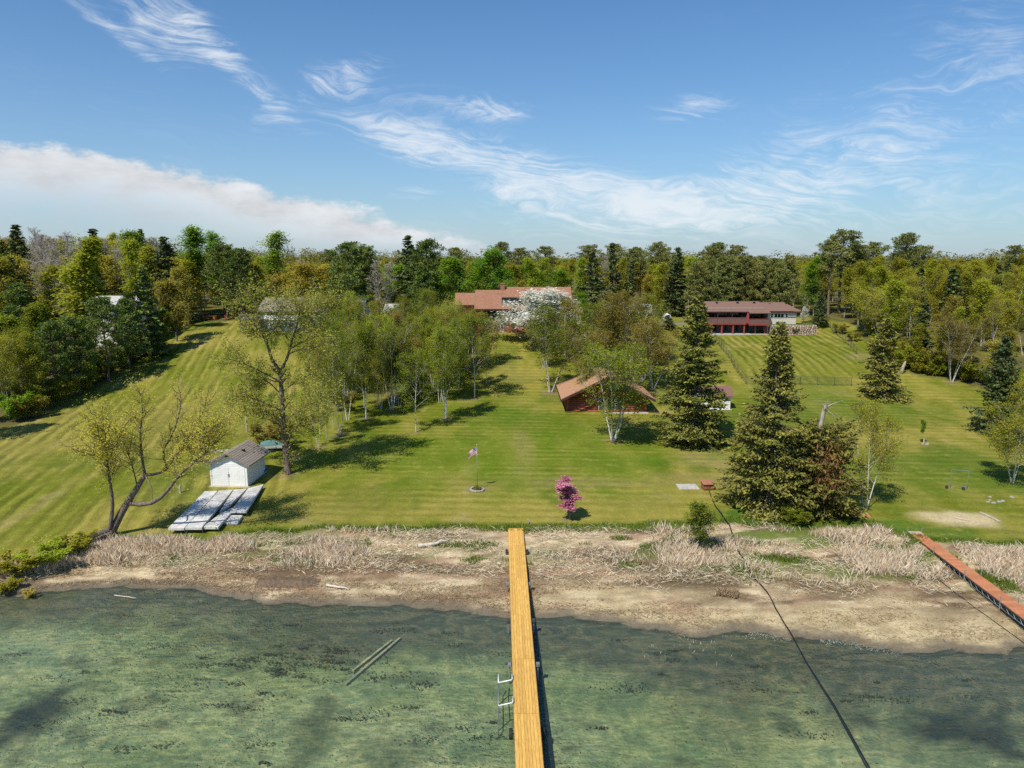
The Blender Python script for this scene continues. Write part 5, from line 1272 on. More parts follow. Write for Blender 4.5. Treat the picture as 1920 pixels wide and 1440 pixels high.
# ------------------------------------------------------------------ the woods
def woods():
    r = random.Random(77); cnt = {}
    taken = [(o.location.x, o.location.y) for o in COL.objects if o.parent is None and o.get('category') == 'tree']
    taken = np.array(taken)
    houses = [(at(200, 575, 128)[0], 131, 12), (at(545, 575, 142)[0], 146, 12), (at(676, 575, 156)[0], 158, 5), (at(732, 575, 150)[0], 153, 5)]
    y = 62.0
    while y < 226:
        st = 6.0 if y < 170 else 7.4
        half = y * .735 + 5; x = -half
        while x < half:
            xx, yy = x + r.uniform(-2.2, 2.2), y + r.uniform(-2.2, 2.2); x += st
            if not in_wood(xx, yy)[0]: continue
            if any(math.hypot(xx - hx, (yy - hy)) < hr for hx, hy, hr in houses): continue
            if len(taken) and np.min(np.hypot(taken[:, 0] - xx, taken[:, 1] - yy)) < 4.2: continue
            px = 960 + FPX * xx / (yy * 1.0)      # rough bearing, to choose the kind of wood
            q = r.random()
            left, right = px < 620, px > 1480
            if left:
                if yy < 125: kind, lf, lb = (('pine%d' % r.randrange(3), None, 'dark pine in the woods along the left lawn') if q < .22 else ('round%d' % r.randrange(3), L_birch, 'green rounded tree in the woods along the left lawn') if q < .55 else ('aspen%d' % r.randrange(4), L_birch, 'green aspen in the woods along the left lawn'))
                else: kind, lf, lb = (('bare%d' % r.randrange(3), None, 'bare grey tree on the wooded knoll') if q < (.34 if px < 330 else .1) else ('aspen%d' % r.randrange(4), r.choice([L_aspen, L_olive]), 'yellow-green aspen on the wooded knoll') if q < .62 else ('round%d' % r.randrange(3), L_orange, 'orange-budded tree on the wooded knoll') if q < .78 else ('round%d' % r.randrange(3), L_yellow, 'golden-budded tree on the wooded knoll') if q < .88 else ('farspruce%d' % r.randrange(2), None, 'dark spruce on the wooded knoll'))
            elif right:
                if yy > 195 and q < .13: kind, lf, lb = 'tallpine%d' % r.randrange(2), None, 'tall pine on the skyline of the right-hand woods'
                else: kind, lf, lb = (('aspen%d' % r.randrange(4), L_olive, 'olive budding aspen in the right-hand woods') if q < .45 else ('birch%d' % r.randrange(5), L_olive, 'white-stemmed birch in the right-hand woods') if q < .72 else ('aspen%d' % r.randrange(4), L_aspen, 'yellow-green aspen in the right-hand woods') if q < .9 else ('farspruce%d' % r.randrange(2), None, 'dark spruce in the right-hand woods') if q < .94 else ('round%d' % r.randrange(3), L_orange, 'russet-budded tree in the right-hand woods'))
            else:
                if yy > 195 and q < .16: kind, lf, lb = 'tallpine%d' % r.randrange(2), None, 'tall pine on the skyline behind the houses'
                elif px < 1050 and yy < 200 and q < .45: kind, lf, lb = 'round%d' % r.randrange(3), L_maple, 'bright green maple in the woods behind the long house'
                else: kind, lf, lb = (('aspen%d' % r.randrange(4), L_aspen, 'yellow-green aspen in the woods behind the houses') if q < .62 else ('round%d' % r.randrange(3), L_yellow, 'golden-budded tree in the woods behind the houses') if q < .76 else ('round%d' % r.randrange(3), L_olive, 'olive rounded tree in the woods behind the houses') if q < .88 else ('farspruce%d' % r.randrange(2), None, 'dark spruce in the woods behind the houses') if q < .96 else ('bare%d' % r.randrange(3), None, 'bare grey tree in the woods behind the houses'))
            H = r.uniform(11, 14.2) if yy > 150 else r.uniform(9.5, 14)
            if right and yy < 125: H = r.uniform(7.5, 11)
            if left and yy > 120: H = r.uniform(13, 18.5) if px < 330 else r.uniform(11, 15)
            if 400 < px < 700: H *= .88
            if kind.startswith('tallpine'): H = r.uniform(15, 17.5)
            elif kind.startswith('farspruce'): H *= 1.05
            elif kind.startswith('round'): H *= .88
            elif kind.startswith('birch'): H = min(H, 12)
            nm_ = 'pine_tree' if 'pine' in kind else 'spruce_tree' if 'spruce' in kind else 'birch_tree' if 'birch' in kind else 'bare_tree' if 'bare' in kind else 'aspen_tree' if 'aspen' in kind else 'broadleaf_tree'
            if cnt.get(lb, 0) >= 290: continue
            cnt[lb] = cnt.get(lb, 0) + 1
            zone = ('at the left border', 'above the white house', 'over the head of the left lawn', 'behind the grey-roofed house', 'above the birch grove', 'behind the long house', 'behind the driveway', 'behind the brown-roofed house', 'beyond the upper fence', 'above the right lawn', 'at the right border')[int(np.searchsorted([110, 260, 420, 620, 840, 1080, 1290, 1490, 1640, 1790], px))]
            tier = 'front woods' if yy < 150 or (yy < 182 and 380 < px < 1600) else 'middle woods' if yy < 200 else 'skyline woods'
            lb = lb.split(' in the ')[0].split(' on the ')[0] + ' in the %s %s' % (tier, zone)
            plant(kind, nm_, xx, yy, H, lb, group=lb, leaf=lf, w=r.uniform(1.1, 1.5))
        y += st
    # shrubs along the rims of the woods
    rims = [(_wl, 'low shrub along the shady rim of the left lawn', 'shrubs along the left rim'), (_wr, 'low shrub along the rim of the right-hand woods', 'shrubs along the right rim')]
    for ln, lb, gp in rims:
        ln = np.array(ln)
        for i in range(60):
            f = r.uniform(1.6 if 'left' in gp else .3, len(ln) - 1.01); k = int(f); p = ln[k] * (1 - f + k) + ln[k + 1] * (f - k)
            sx = -1 if 'left' in gp else 1
            lf, cw = r.choice([(L_olive, 'olive'), (L_birch, 'green'), (L_maple, 'bright green'), (L_aspen, 'yellow-green'), (L_russet, 'russet')])
            part = ('near end', 'middle', 'far end')[min(2, int(3 * f / len(ln)))] if 'left' in gp else ('far end', 'middle', 'near end')[min(2, int(3 * f / len(ln)))]
            plant('shrub%d' % r.randrange(3), 'shrub', p[0] + sx * r.uniform(.3, 3), p[1] + r.uniform(0, 3), r.uniform(1.2, 4.2), cw + ' ' + lb + ', ' + part, cat='shrub', group=gp, leaf=lf, w=1.2)
woods()
def far_wood():
    r = np.random.default_rng(9); Vs = []; 
    n = 1500
    Y = 226 + 500 * r.uniform(0, 1, n) ** 1.5; Xx = r.uniform(-.9, .9, n) * Y
    H = r.uniform(9, 13, n); H[r.uniform(0, 1, n) < .15] *= 1.22
    Z = land(Xx, Y)
    m = 150
    u = nrm(r.normal(0, 1, (n, m, 3))) * r.uniform(.45, 1, (n, m, 1)) ** .6
    C = np.stack([Xx, Y, Z + H * .6], 1)[:, None, :] + u * np.stack([H * .27, H * .27, H * .42], 1)[:, None, :]
    V, F = leaves(r, C.reshape(-1, 3), .95, .7)
    rn = np.repeat(np.repeat(r.uniform(0, 1, n), m) * .7 + r.uniform(0, .3, n * m), 4)
    me = quad_mesh('far_wood', V, F, rn, [leaf_mat('far_wood_leaf', (.08, .10, .03), (.32, .29, .05), .3, .05)])
    o = link('far_wood', me); o['kind'] = 'stuff'; o['label'] = 'distant mixed woods along the skyline'
far_wood()
# shrubs round the houses and the shed
for bx, by, ty, lf_, lb, w_ in ((508, 838, 788, L_russet, 'twiggy reddish shrub behind the boat shed', 1.8), (1090, 628, 606, L_russet, 'rock-garden shrub below the porch', 1.6), (1060, 640, 618, L_olive, 'olive shrub beside the grey boulders', 1.5), (1490, 628, 612, L_pine, 'dark shrub against the stone retaining wall', .9),
                            (30, 1078, 1040, L_aspen, 'yellow willow scrub at the left end of the beach', 2.2), (90, 1058, 1020, L_aspen, 'yellow willow scrub along the fallen stem', 2.2), (150, 1035, 1000, L_aspen, 'yellow willow sprouts by the leaning trunk', 1.8), (10, 1112, 1085, L_aspen, 'yellow scrub dipping into the lake at the left border', 1.8), (1490, 985, 950, L_birch, 'green shrub at the foot of the broken spruce', 1.5), (1505, 960, 905, L_maple, 'fresh green bush inside the broken spruce', 1.2),
                            (55, 1122, 1104, L_willow, 'small yellow bush standing in the shallow water', 1.4), (1700, 690, 655, L_maple, 'bright green bush beside the old stump', 1.6), (1720, 670, 630, L_russet, 'brownish thicket above the old stump', 2.0), (1575, 625, 606, L_russet, 'reddish thicket by the upper fence', 1.8), (1600, 640, 622, L_russet, 'reddish thicket lower along the fence', 1.6), (645, 770, 735, L_russet, 'brown tangle under the birches', 1.5)):
    plant_px('shrub%d' % rg.randrange(3), 'shrub', bx, by, ty, lb, cat='shrub', leaf=lf_, w=w_)

# ------------------------------------------------------------------ docks
M_cedar = mat('yellow_cedar_deck', (.60, .335, .075), .7, .14, 2.2, col2=(.64, .385, .10), stretch=(9, .7, 1), wear=((.68, .50, .24), 1.1, .66), piece=.24)
M_cedarside = mat('cedar_frame', (.42, .24, .07), .8, .2, 3)
M_redwd = mat('rust_brown_deck', (.44, .17, .075), .75, .14, 3, col2=(.48, .20, .10), stretch=(6, .7, 1), wear=((.52, .27, .16), 2.5, .66), piece=.25)
M_tyre = mat('black_rubber', (.02, .02, .022), .7, .2, 5)
M_alu = mat('white_aluminium', (.72, .74, .75), .35, .05, 4, metal=.2)
M_steel = mat('grey_steel_pipe', (.30, .31, .31), .5, .2, 4, metal=.5)
M_dark = mat('dark_metal', (.05, .055, .06), .6, .2, 4)

def dock_frame(a, b):
    d = np.array(b[:2]) - np.array(a[:2]); L = np.linalg.norm(d); return L, math.atan2(d[1], d[0]) - math.pi / 2
def yellow_dock():
    ZT = .88
    far = atz(967, 990, ZT + .13); near = atz(993.5, 1440, ZT); w = .615
    L, rz = dock_frame(near, far)
    root = thing('yellow_dock', 'long yellow wooden dock running from the lawn straight into the lake', 'dock', (near[0], near[1], 0), rz)
    def yl(py): p = atz(967 + (py - 990) * 26.5 / 450, py, ZT); return math.hypot(p[0] - near[0], p[1] - near[1])
    cuts = [L, yl(1023), yl(1084), yl(1153), yl(1235), yl(1338), -3.2, -9]
    for i in range(len(cuts) - 1):
        y1, y0 = cuts[i], cuts[i + 1]
        up = .13 if i == 0 else 0
        s = MB().hexa([(-w, y0 + .012, ZT - .06), (w, y0 + .012, ZT - .06), (w, y1 - .012, ZT - .06 + up), (-w, y1 - .012, ZT - .06 + up), (-w, y0 + .012, ZT - .03), (w, y0 + .012, ZT - .03), (w, y1 - .012, ZT - .03 + up), (-w, y1 - .012, ZT - .03 + up)]).build('deck_section', M_cedarside, root)
        nb = 8; bw = 2 * w / nb
        for k in range(nb):
            x0 = -w + k * bw + .005; x1 = -w + (k + 1) * bw - .005; dz = ((k * 7 + i * 3) % 5) * .0008
            MB().hexa([(x0, y0 + .014, ZT - .03), (x1, y0 + .014, ZT - .03), (x1, y1 - .014, ZT - .03 + up), (x0, y1 - .014, ZT - .03 + up), (x0, y0 + .014, ZT + dz), (x1, y0 + .014, ZT + dz), (x1, y1 - .014, ZT + dz + up), (x0, y1 - .014, ZT + dz + up)]).build('board', M_cedar, s)
        for sx in (-1, 1):
            MB().hexa([(sx * w - .02, y0, ZT - .22), (sx * w + .02, y0, ZT - .22), (sx * w + .02, y1, ZT - .22 + up), (sx * w - .02, y1, ZT - .22 + up), (sx * w - .02, y0, ZT - .045), (sx * w + .02, y0, ZT - .045), (sx * w + .02, y1, ZT - .045 + up), (sx * w - .02, y1, ZT - .045 + up)]).build('side_beam', M_cedarside, s)
            MB().tube([(sx * (w - .1), y0 + .6, ZT), (sx * (w - .1), y0 + .6, ZT + .006)], .02, 6).build('bolt', M_dark, s)
    for py, kind in ((1033, 'wheel'), (1093, 'foot'), (1162, 'post'), (1244, 'foot'), (1352, 'wheel2')):
        y = yl(py)
        for sx in (-1, 1):
            x = sx * (w + .17)
            zg = -.75 if py > 1160 else .25
            if kind.startswith('wheel'):
                r_ = .27; zc = .72 if kind == 'wheel' else .2
                t = MB(); n = 20
                prof = [(-.09, r_ * .6), (-.09, r_ * .92), (-.05, r_), (.05, r_), (.09, r_ * .92), (.09, r_ * .6)]
                vs = [(x + a, y + math.cos(6.283 * j / n) * rr, zc + math.sin(6.283 * j / n) * rr) for j in range(n) for a, rr in prof]
                fs = [(j * 6 + k, j * 6 + k + 1, ((j + 1) % n) * 6 + k + 1, ((j + 1) % n) * 6 + k) for j in range(n) for k in range(5)]
                wh = t.add(vs, fs).build('wheel', M_tyre, root, smooth=True)
                MB().tube([(x - .07, y, zc), (x + .07, y, zc)], r_ * .62, 16).build('hub', M_alu if kind == 'wheel' else M_dark, wh)
                MB().tube([(sx * (w - .1), y, zc), (x, y, zc)], .03, 8).build('axle', M_steel, wh)
            else:
                MB().tube([(x, y, zg - .3), (x, y, ZT + .02)], .045, 8).build('post', M_steel, root)
                MB().box(x - .1, x + .1, y - .11, y + .11, ZT - .16, ZT + .03).build('post_bracket', M_steel if kind == 'foot' else M_dark, root, bevel=.015)
    # tubular mooring frame on the left side
    y1, y2 = yl(1278), yl(1321); xo = -w - .78
    fr = MB().tube([(xo, y2 - .55, -.55), (xo, y2 - .3, -.05), (xo, y1 + .35, .1), (xo, y1 + .55, .55)], .028, 8).build('mooring_frame', M_steel, root, smooth=True)
    for yy in (y1, y2):
        MB().tube([(-w - .05, yy + .5, ZT + .12), (-w - .05, yy + .06, ZT + .12), (-w - .11, yy, ZT + .10), (xo, yy, ZT - .05)], .036, 10).build('arm', M_alu, fr, smooth=True)
        MB().tube([(xo, yy, ZT - .05), (xo, yy, -.8)], .028, 8).build('leg', M_steel, fr)
    MB().tube([(xo, y1, ZT - .05), (xo, y1 + .55, ZT + .08)], .034, 8).build('arm', M_alu, fr, smooth=True)
    MB().tube([(xo, y2, ZT - .09), (xo, y1, ZT - .09)], .028, 8).build('rail', M_steel, fr, smooth=True)
yellow_dock()

def red_dock():
    a = atz(1713, 996, 1.0); b = atz(1945, 1168, 1.0); w = .52
    L, rz = dock_frame(b, a)
    root = thing('rust_dock', 'narrow rust-brown dock on steel posts at the right edge of the beach', 'dock', (b[0], b[1], 0), rz)
    ZT = 1.0; n = 5; e0 = -9.0
    cuts = list(np.linspace(e0, L, n + 2))
    for i in range(n + 1):
        y0, y1 = cuts[i], cuts[i + 1]
        s = MB().box(-w, w, y0 + .01, y1 - .01, ZT - .07, ZT - .035).build('deck_section', M_dark, root)
        m_ = max(2, int((y1 - y0) / .28)); st = (y1 - y0) / m_
        pal = i == n
        for k in range(m_):
            MB().box(-w, w, y0 + k * st + .012, y0 + (k + 1) * st - .004, ZT - .035, ZT + (k % 3) * .002).build('board', M_redwd if not (pal and k >= m_ - 2) else M_plank, s)
        for sx in (-1, 1):
            MB().box(sx * (w - .03) - .025, sx * (w - .03) + .025, y0, y1, ZT - .16, ZT - .075).build('side_beam', M_dark, s)
            MB().tube([(sx * (w - .03), y0, ZT - .42), (sx * (w - .03), y1, ZT - .42)], .02, 6).build('truss_chord', M_steel, s)
            q = int((y1 - y0) / .6); zig = [(sx * (w - .03), y0 + (y1 - y0) * j / (2 * q), ZT - .16 if j % 2 == 0 else ZT - .42) for j in range(2 * q + 1)]
            MB().tube(zig, .012, 4).build('truss_web', M_steel, s)
            px_, py_ = sx * (w + .05), y1 - .15
            MB().tube([(px_, py_, -.9 if y1 < 1 else -.1), (px_, py_, ZT + .38)], .035, 8).build('post', M_steel, root)
M_plank = mat('grey_plank', (.38, .33, .27), .9, .2, 4)
red_dock()

def dock_sections():
    """weathered sections laid out on the grass in front of the boat shed"""
    m_top = mat('weathered_white_deck', (.46, .455, .44), .85, .12, 1.3, col2=(.56, .55, .54), wear=((.34, .32, .30), 1.5, .58), piece=.2)
    m_rim = mat('scuffed_white_rim', (.55, .54, .52), .8, .2, 2, wear=((.12, .11, .10), 4, .58))
    # near-left, near-right, far-right, far-left corners in the picture, all laid at about 0.35 m
    quads = [([(315, 990), (345, 990), (408, 920), (384, 921)], 'leftmost long grey dock section on the grass', 0), ([(347, 989), (378, 989), (437, 918), (410, 920)], 'second long grey dock section from the left on the grass', 0.01),
             ([(380, 988), (409, 988), (447, 946), (414, 962)], 'short dock section at the near end of the third row', 0.0), ([(412, 958), (430, 948), (463, 916), (439, 918)], 'long dock section in the third row in front of the shed', .02),
             ([(417, 979), (446, 979), (455, 966), (422, 966)], 'lowest stubby dock section at the near right corner', -.12), ([(432, 958), (462, 958), (494, 908), (466, 915)], 'right-hand dock section ending beside the blue tarp', .03)]
    for pts, lb, dz in quads:
        base = [ground(px, py) for px, py in pts]; zz = max(p[2] for p in base) + .34 + dz
        W = [atz(px, py, zz) for px, py in pts]
        c = np.mean(W, 0); org = (c[0], c[1], zz - .34)
        root = thing('dock_section', lb, 'dock section', org, group='dock sections laid out by the boat shed')
        o = np.array(org)
        rim = MB(o).hexa([tuple(p - np.array((0, 0, .2))) for p in W] + [tuple(p - np.array((0, 0, .03))) for p in W]).build('frame', m_rim, root)
        n = 9
        for k in range(n):
            f0, f1 = k / n + .004, (k + 1) / n - .004
            q = [W[0] * (1 - f0) + W[3] * f0, W[1] * (1 - f0) + W[2] * f0, W[1] * (1 - f1) + W[2] * f1, W[0] * (1 - f1) + W[3] * f1]
            MB(o).hexa([tuple(p - np.array((0, 0, .028))) for p in q] + [tuple(p + np.array((0, 0, (k % 3) * .003))) for p in q]).build('board', m_top, root)
        for k, p in enumerate(W):
            d = c - p; d = d / np.linalg.norm(d); p2 = p + d * .25
            MB(o).tube([(p2[0], p2[1], zz - .8), (p2[0], p2[1], zz - .2)], .035, 6).build('leg', M_steel, root)
dock_sections()

# ------------------------------------------------------------------ flag, pump box, small garden things
def flag():
    g = ground(895, 919); H = at(895, 835, g[1])[2] - g[2]
    root = thing('flagpole', 'slim white flagpole in a stone ring on the lawn', 'flagpole', g)
    MB().tube([(0, 0, 0), (0, 0, H)], [.032, .02], 10).build('pole', M_steel, root, smooth=True)
    MB().tube([(0, 0, H), (0, 0, H + .03), (0, 0, H + .08)], [.05, .06, .01], 10).build('finial', mat('brass', (.6, .45, .15), .35, .1, 4, metal=.8), root, smooth=True)
    r = random.Random(3); ms = mat('ring_stone', (.34, .32, .29), .9, .3, 4, bump=.4)
    for k in range(14):
        a = k / 14 * 6.283
        MB().box(-.15, .15, -.1, .1, 0, r.uniform(.1, .18)).build('ring_stone', ms, root, bevel=.04).location = (math.cos(a) * .62, math.sin(a) * .62, 0)
        root.children[-1].rotation_euler = (0, 0, a + 1.57 + r.uniform(-.2, .2))
    rng = np.random.default_rng(4)
    C = np.stack([rng.normal(0, .22, 260), rng.normal(0, .22, 260), rng.uniform(.02, .4, 260)], 1); V, F = leaves(rng, C, .16, .3, 0, np.array([[0, 0, 1.0]]) + rng.normal(0, .4, (260, 3)))
    link('ring_plants', quad_mesh('ring_plants', V, F, np.repeat(rng.uniform(0, 1, 260), 4), [L_birch]), None, root)
    fl = thing('flag', 'red and white striped flag with a starred blue canton drooping from the pole', 'flag', (g[0], g[1], g[2] + H))
    # cloth: hoist 0.75 m, fly 1.15 m, sagging and folded
    ho, fy = .78, 1.2; nu, nv = 27, 27
    def cloth(u, v):
        x = -fy * u * .62; z = -.12 - ho * v - u * u * .42 - u * .12 * (1 - v); y = math.sin(u * 9 + v * 2) * .10 * u + .05 * math.sin(u * 4 + v * 5) * u - .18 * u
        return (x - .03, y, z)
    reds = MB(); whites = MB(); can = MB(); rows = 13
    for k in range(rows):
        tgt = reds if k % 2 == 0 else whites
        for i in range(nu):
            u0, u1 = i / nu, (i + 1) / nu
            if k < 7 and u1 <= .41: 
                continue
            v0, v1 = k / rows, (k + 1) / rows
            tgt.add([cloth(u0, v0), cloth(u1, v0), cloth(u1, v1), cloth(u0, v1)], [(0, 1, 2, 3)])
    for i in range(11):
        for k in range(7):
            u0, u1, v0, v1 = i / nu, (i + 1) / nu, k / rows, (k + 1) / rows
            can.add([cloth(u0, v0), cloth(u1, v0), cloth(u1, v1), cloth(u0, v1)], [(0, 1, 2, 3)])
    reds.build('red_stripe', mat('flag_red', (.45, .03, .05), .8, .1, 3), fl, smooth=True); whites.build('white_stripe', mat('flag_white', (.75, .75, .76), .8, .06, 3), fl, smooth=True)
    cn = can.build('canton', mat('flag_blue', (.03, .04, .14), .8, .1, 3), fl, smooth=True)
    st = MB()
    for rI in range(9):
        for c in range(6 if rI % 2 == 0 else 5):
            u = (.035 + (c + (0 if rI % 2 == 0 else .5)) * .068); v = (rI + .7) / 10 * 7 / 13
            p = np.array(cloth(u, v)); rr = .02
            vs = [tuple(p + np.array((math.sin(a * math.pi / 5) * rr * (1 if a % 2 == 0 else .42), -.006, math.cos(a * math.pi / 5) * rr * (1 if a % 2 == 0 else .42)))) for a in range(10)]
            st.add(vs, [tuple(range(10))])
    st.build('stars', bpy.data.materials['flag_white'], cn)
flag()

def pump_box():
    g = ground(1326, 917)
    root = thing('pump_box', 'little red-brown wooden pump box at the end of the black hose', 'box', g, R(3))
    mw = mat('red_brown_board', (.26, .10, .055), .85, .25, 4)
    W, D, H = .95, .9, .55
    for k in range(4):
        MB().box(-W / 2, W / 2, -D / 2, -D / 2 + .03, .1 + k * .12, .1 + k * .12 + .105).build('front_board', mw, root); MB().box(-W / 2, W / 2, D / 2 - .03, D / 2, .1 + k * .12, .1 + k * .12 + .105).build('back_board', mw, root)
        for s in (-1, 1): MB().box(s * W / 2 - .015, s * W / 2 + .015, -D / 2 + .03, D / 2 - .03, .1 + k * .12, .1 + k * .12 + .105).build('side_board', mw, root)
    for sx in (-1, 1):
        for sy in (-1, 1): MB().box(sx * (W / 2 - .06) - .04, sx * (W / 2 - .06) + .04, sy * (D / 2 - .07) - .04, sy * (D / 2 - .07) + .04, -.1, .62).build('leg', mw, root)
    for k in range(5):
        y0 = -D / 2 - .12 + k * (D + .24) / 5
        MB().hexa([(-W / 2 - .1, y0, .60 + k * .03), (W / 2 + .1, y0, .60 + k * .03), (W / 2 + .1, y0 + .22, .63 + k * .03), (-W / 2 - .1, y0 + .22, .63 + k * .03), (-W / 2 - .1, y0, .63 + k * .03), (W / 2 + .1, y0, .63 + k * .03), (W / 2 + .1, y0 + .22, .66 + k * .03), (-W / 2 - .1, y0 + .22, .66 + k * .03)]).build('roof_board', mat_lid, root)
    g2 = ground(1289, 913); s = MB().box(-.98, .98, -.75, .75, -.1, .05).build('concrete_slab', M_concrete, None, bevel=.02)
    s.location = g2; tag(s, 'pale square concrete slab on the grass left of the pump box', 'slab')
mat_lid = mat('sunlit_tint_board', (.33, .15, .09), .85, .2, 4)  # lid boards: paler copy of the side boards, sunlight put into the colour
pump_box()

def cable(name, label, pts, r, m_, lift=.03):
    P = []
    for px, py in pts:
        P.append(ground(px, py))
    P = np.array(P); s = np.concatenate([[0], np.cumsum(np.linalg.norm(np.diff(P[:, :2], axis=0), axis=1))]); q = np.linspace(0, s[-1], max(40, int(s[-1] / .35)))
    X = np.interp(q, s, P[:, 0]); Yv = np.interp(q, s, P[:, 1])
    k = np.array([1, 2, 3, 2, 1]) / 9.0
    X[2:-2] = np.convolve(X, k, 'valid'); Yv[2:-2] = np.convolve(Yv, k, 'valid')
    X += (vn(q * .5, q * 0, 3) - .5) * .12
    Z = np.maximum(land(X, Yv), -.06) + lift + .17 * smooth(land(X, Yv), .25, .5) * smooth(-land(X, Yv), -1.05, -.9)
    o0 = (X[0], Yv[0], Z[0])
    o = MB(o0).tube(list(zip(X, Yv, Z)), r, 7).build(name, m_, None, smooth=True); o.location = o0
    return tag(o, label, 'hose')
cable('black_hose', 'long black water hose snaking from the pump box across the beach into the lake', [(1329, 916), (1340, 950), (1368, 988), (1374, 1010), (1382, 1035), (1405, 1075), (1440, 1115), (1453, 1140), (1470, 1170), (1490, 1200), (1510, 1240), (1550, 1310), (1590, 1390), (1625, 1460), (1660, 1530)], .045, M_black)
cable('thin_cable', 'thin dark cable lying on the sand beside the rust-brown dock', [(1706, 1040), (1725, 1062), (1760, 1090), (1800, 1120), (1850, 1155), (1890, 1185), (1925, 1212)], .022, M_black)

def things_by_the_shed():
    g = ground(478, 905)
    rng = np.random.default_rng(6)
    # folded blue tarp leaning against the shed
    t = MB(); nu, nv = 10, 5
    pt = lambda i, j: (i * .16 + rng.normal(0, .02), j * .05 + rng.normal(0, .05) + .12 * math.sin(i * 1.3), .85 * (1 - j / nv) ** .8 + rng.normal(0, .03) - .15 * (i > 7))
    Pm = [[pt(i, j) for j in range(nv + 1)] for i in range(nu + 1)]
    t.add([p for rr in Pm for p in rr], [(i * (nv + 1) + j, i * (nv + 1) + j + 1, (i + 1) * (nv + 1) + j + 1, (i + 1) * (nv + 1) + j) for i in range(nu) for j in range(nv)])
    g = ground(484, 892)
    root = thing('blue_boat', 'bright blue plastic hull lying against the shaded side of the boat shed', 'boat', (g[0] - .2, g[1] + .4, g[2]), R(62))
    h = MB(); n = 11; prof = []
    for i in range(n):
        f = i / (n - 1) * 2 - 1; wd = .48 * (1 - abs(f) ** 2.6) + .04; prof.append((f * 1.25, wd))
    vs = []; k = 7
    for x, wd in prof:
        for j in range(k):
            a = math.pi * j / (k - 1); vs.append((x, math.cos(a) * wd, .08 + math.sin(a) * (.52 + .1 * (1 - abs(x) / 1.25))))
    h.add(vs, [(i * k + j, i * k + j + 1, (i + 1) * k + j + 1, (i + 1) * k + j) for i in range(n - 1) for j in range(k - 1)])
    mb = mat('blue_plastic', (.012, .13, .26), .45, .15, 3); hull = h.build('hull', mb, root, smooth=True)
    MB().tube([(x, wd + .02, .08) for x, wd in prof], .03, 6).build('gunwale', M_alu, root); MB().tube([(x, -wd - .02, .08) for x, wd in prof], .03, 6).build('gunwale', M_alu, root)
    for x in (-.5, .4): MB().tube([(x, -.47, .12), (x, 0, .70), (x, .47, .12)], .02, 6).build('rib', M_palewin, root)
    # jon boat on a trailer behind the shed
    g = ground(507, 850); root = thing('boat_trailer', 'pale boat under a teal cover on a trailer behind the cottonwood trunk', 'boat', (g[0] + .2, g[1] + .9, g[2]), R(8)); root.scale = (.72, .72, .72)
    MB().hexa([(-1.7, -.55, .55), (1.5, -.6, .55), (1.5, .6, .55), (-1.7, .55, .55), (-2.1, -.7, 1.05), (1.6, -.75, 1.0), (1.6, .75, 1.0), (-2.1, .7, 1.05)]).build('hull', M_white, root, bevel=.06)
    cv = MB(); vs = []
    for i in range(8):
        for j in range(6):
            x = -2.0 + i * .5; a = math.pi * j / 5; vs.append((x, math.cos(a) * .72, 1.03 + math.sin(a) * (.5 + .3 * math.sin(i * .55)) ))
    cv.add(vs, [(i * 6 + j, i * 6 + j + 1, (i + 1) * 6 + j + 1, (i + 1) * 6 + j) for i in range(7) for j in range(5)]); cv.build('cover', mat('teal_canvas', (.09, .19, .18), .85, .2, 3), root, smooth=True)
    for s in (-1, 1):
        MB().tube([(-.2 , s * .8 - .09, .32), (-.2, s * .8 + .09, .32)], .32, 18).build('wheel', M_tyre, root)
    MB().box(-2.9, 1.4, -.05, .05, .42, .52).build('drawbar', M_steel, root)
    # posts
    for px, py, ty, lb in ((338, 924, 911, 'short grey post stub on the lawn left of the dock sections'), (463, 810, 785, 'grey wooden post on the slope behind the boat shed'), (990, 982, 974, 'tiny white stake at the lawn edge right of the yellow dock')):
        g = ground(px, py); H = max(.4, at(px, ty, g[1])[2] - g[2]); r_ = .09 if H > .6 else .06
        o = MB().hexa([(-r_, -r_, -.1), (r_, -r_, -.1), (r_, r_, -.1), (-r_, r_, -.1), (-r_ * .9, -r_ * .9, H), (r_ * .9, -r_ * .9, H + .03), (r_ * .9, r_ * .9, H + .05), (-r_ * .9, r_ * .9, H)]).build('wooden_post', M_plank, None, bevel=.01); o.location = g; tag(o, lb, 'post')
    g = ground(412, 848); root = thing('aluminium_rack', 'low white metal rack lying on the slope left of the shed roof', 'rack', g, R(20))
    for s in (-1, 1): MB().tube([(-.9, s * .3, .15), (.9, s * .3, .15)], .05, 8).build('rail', M_alu, root)
    for k in range(4): MB().tube([(-.8 + k * .53, -.3, .15), (-.8 + k * .53, .3, .15)], .03, 6).build('crossbar', M_alu, root)
    for sx in (-1, 1):
        for s in (-1, 1): MB().tube([(sx * .8, s * .3, -.15), (sx * .8, s * .3, .15)], .03, 6).build('leg', M_alu, root)
things_by_the_shed()

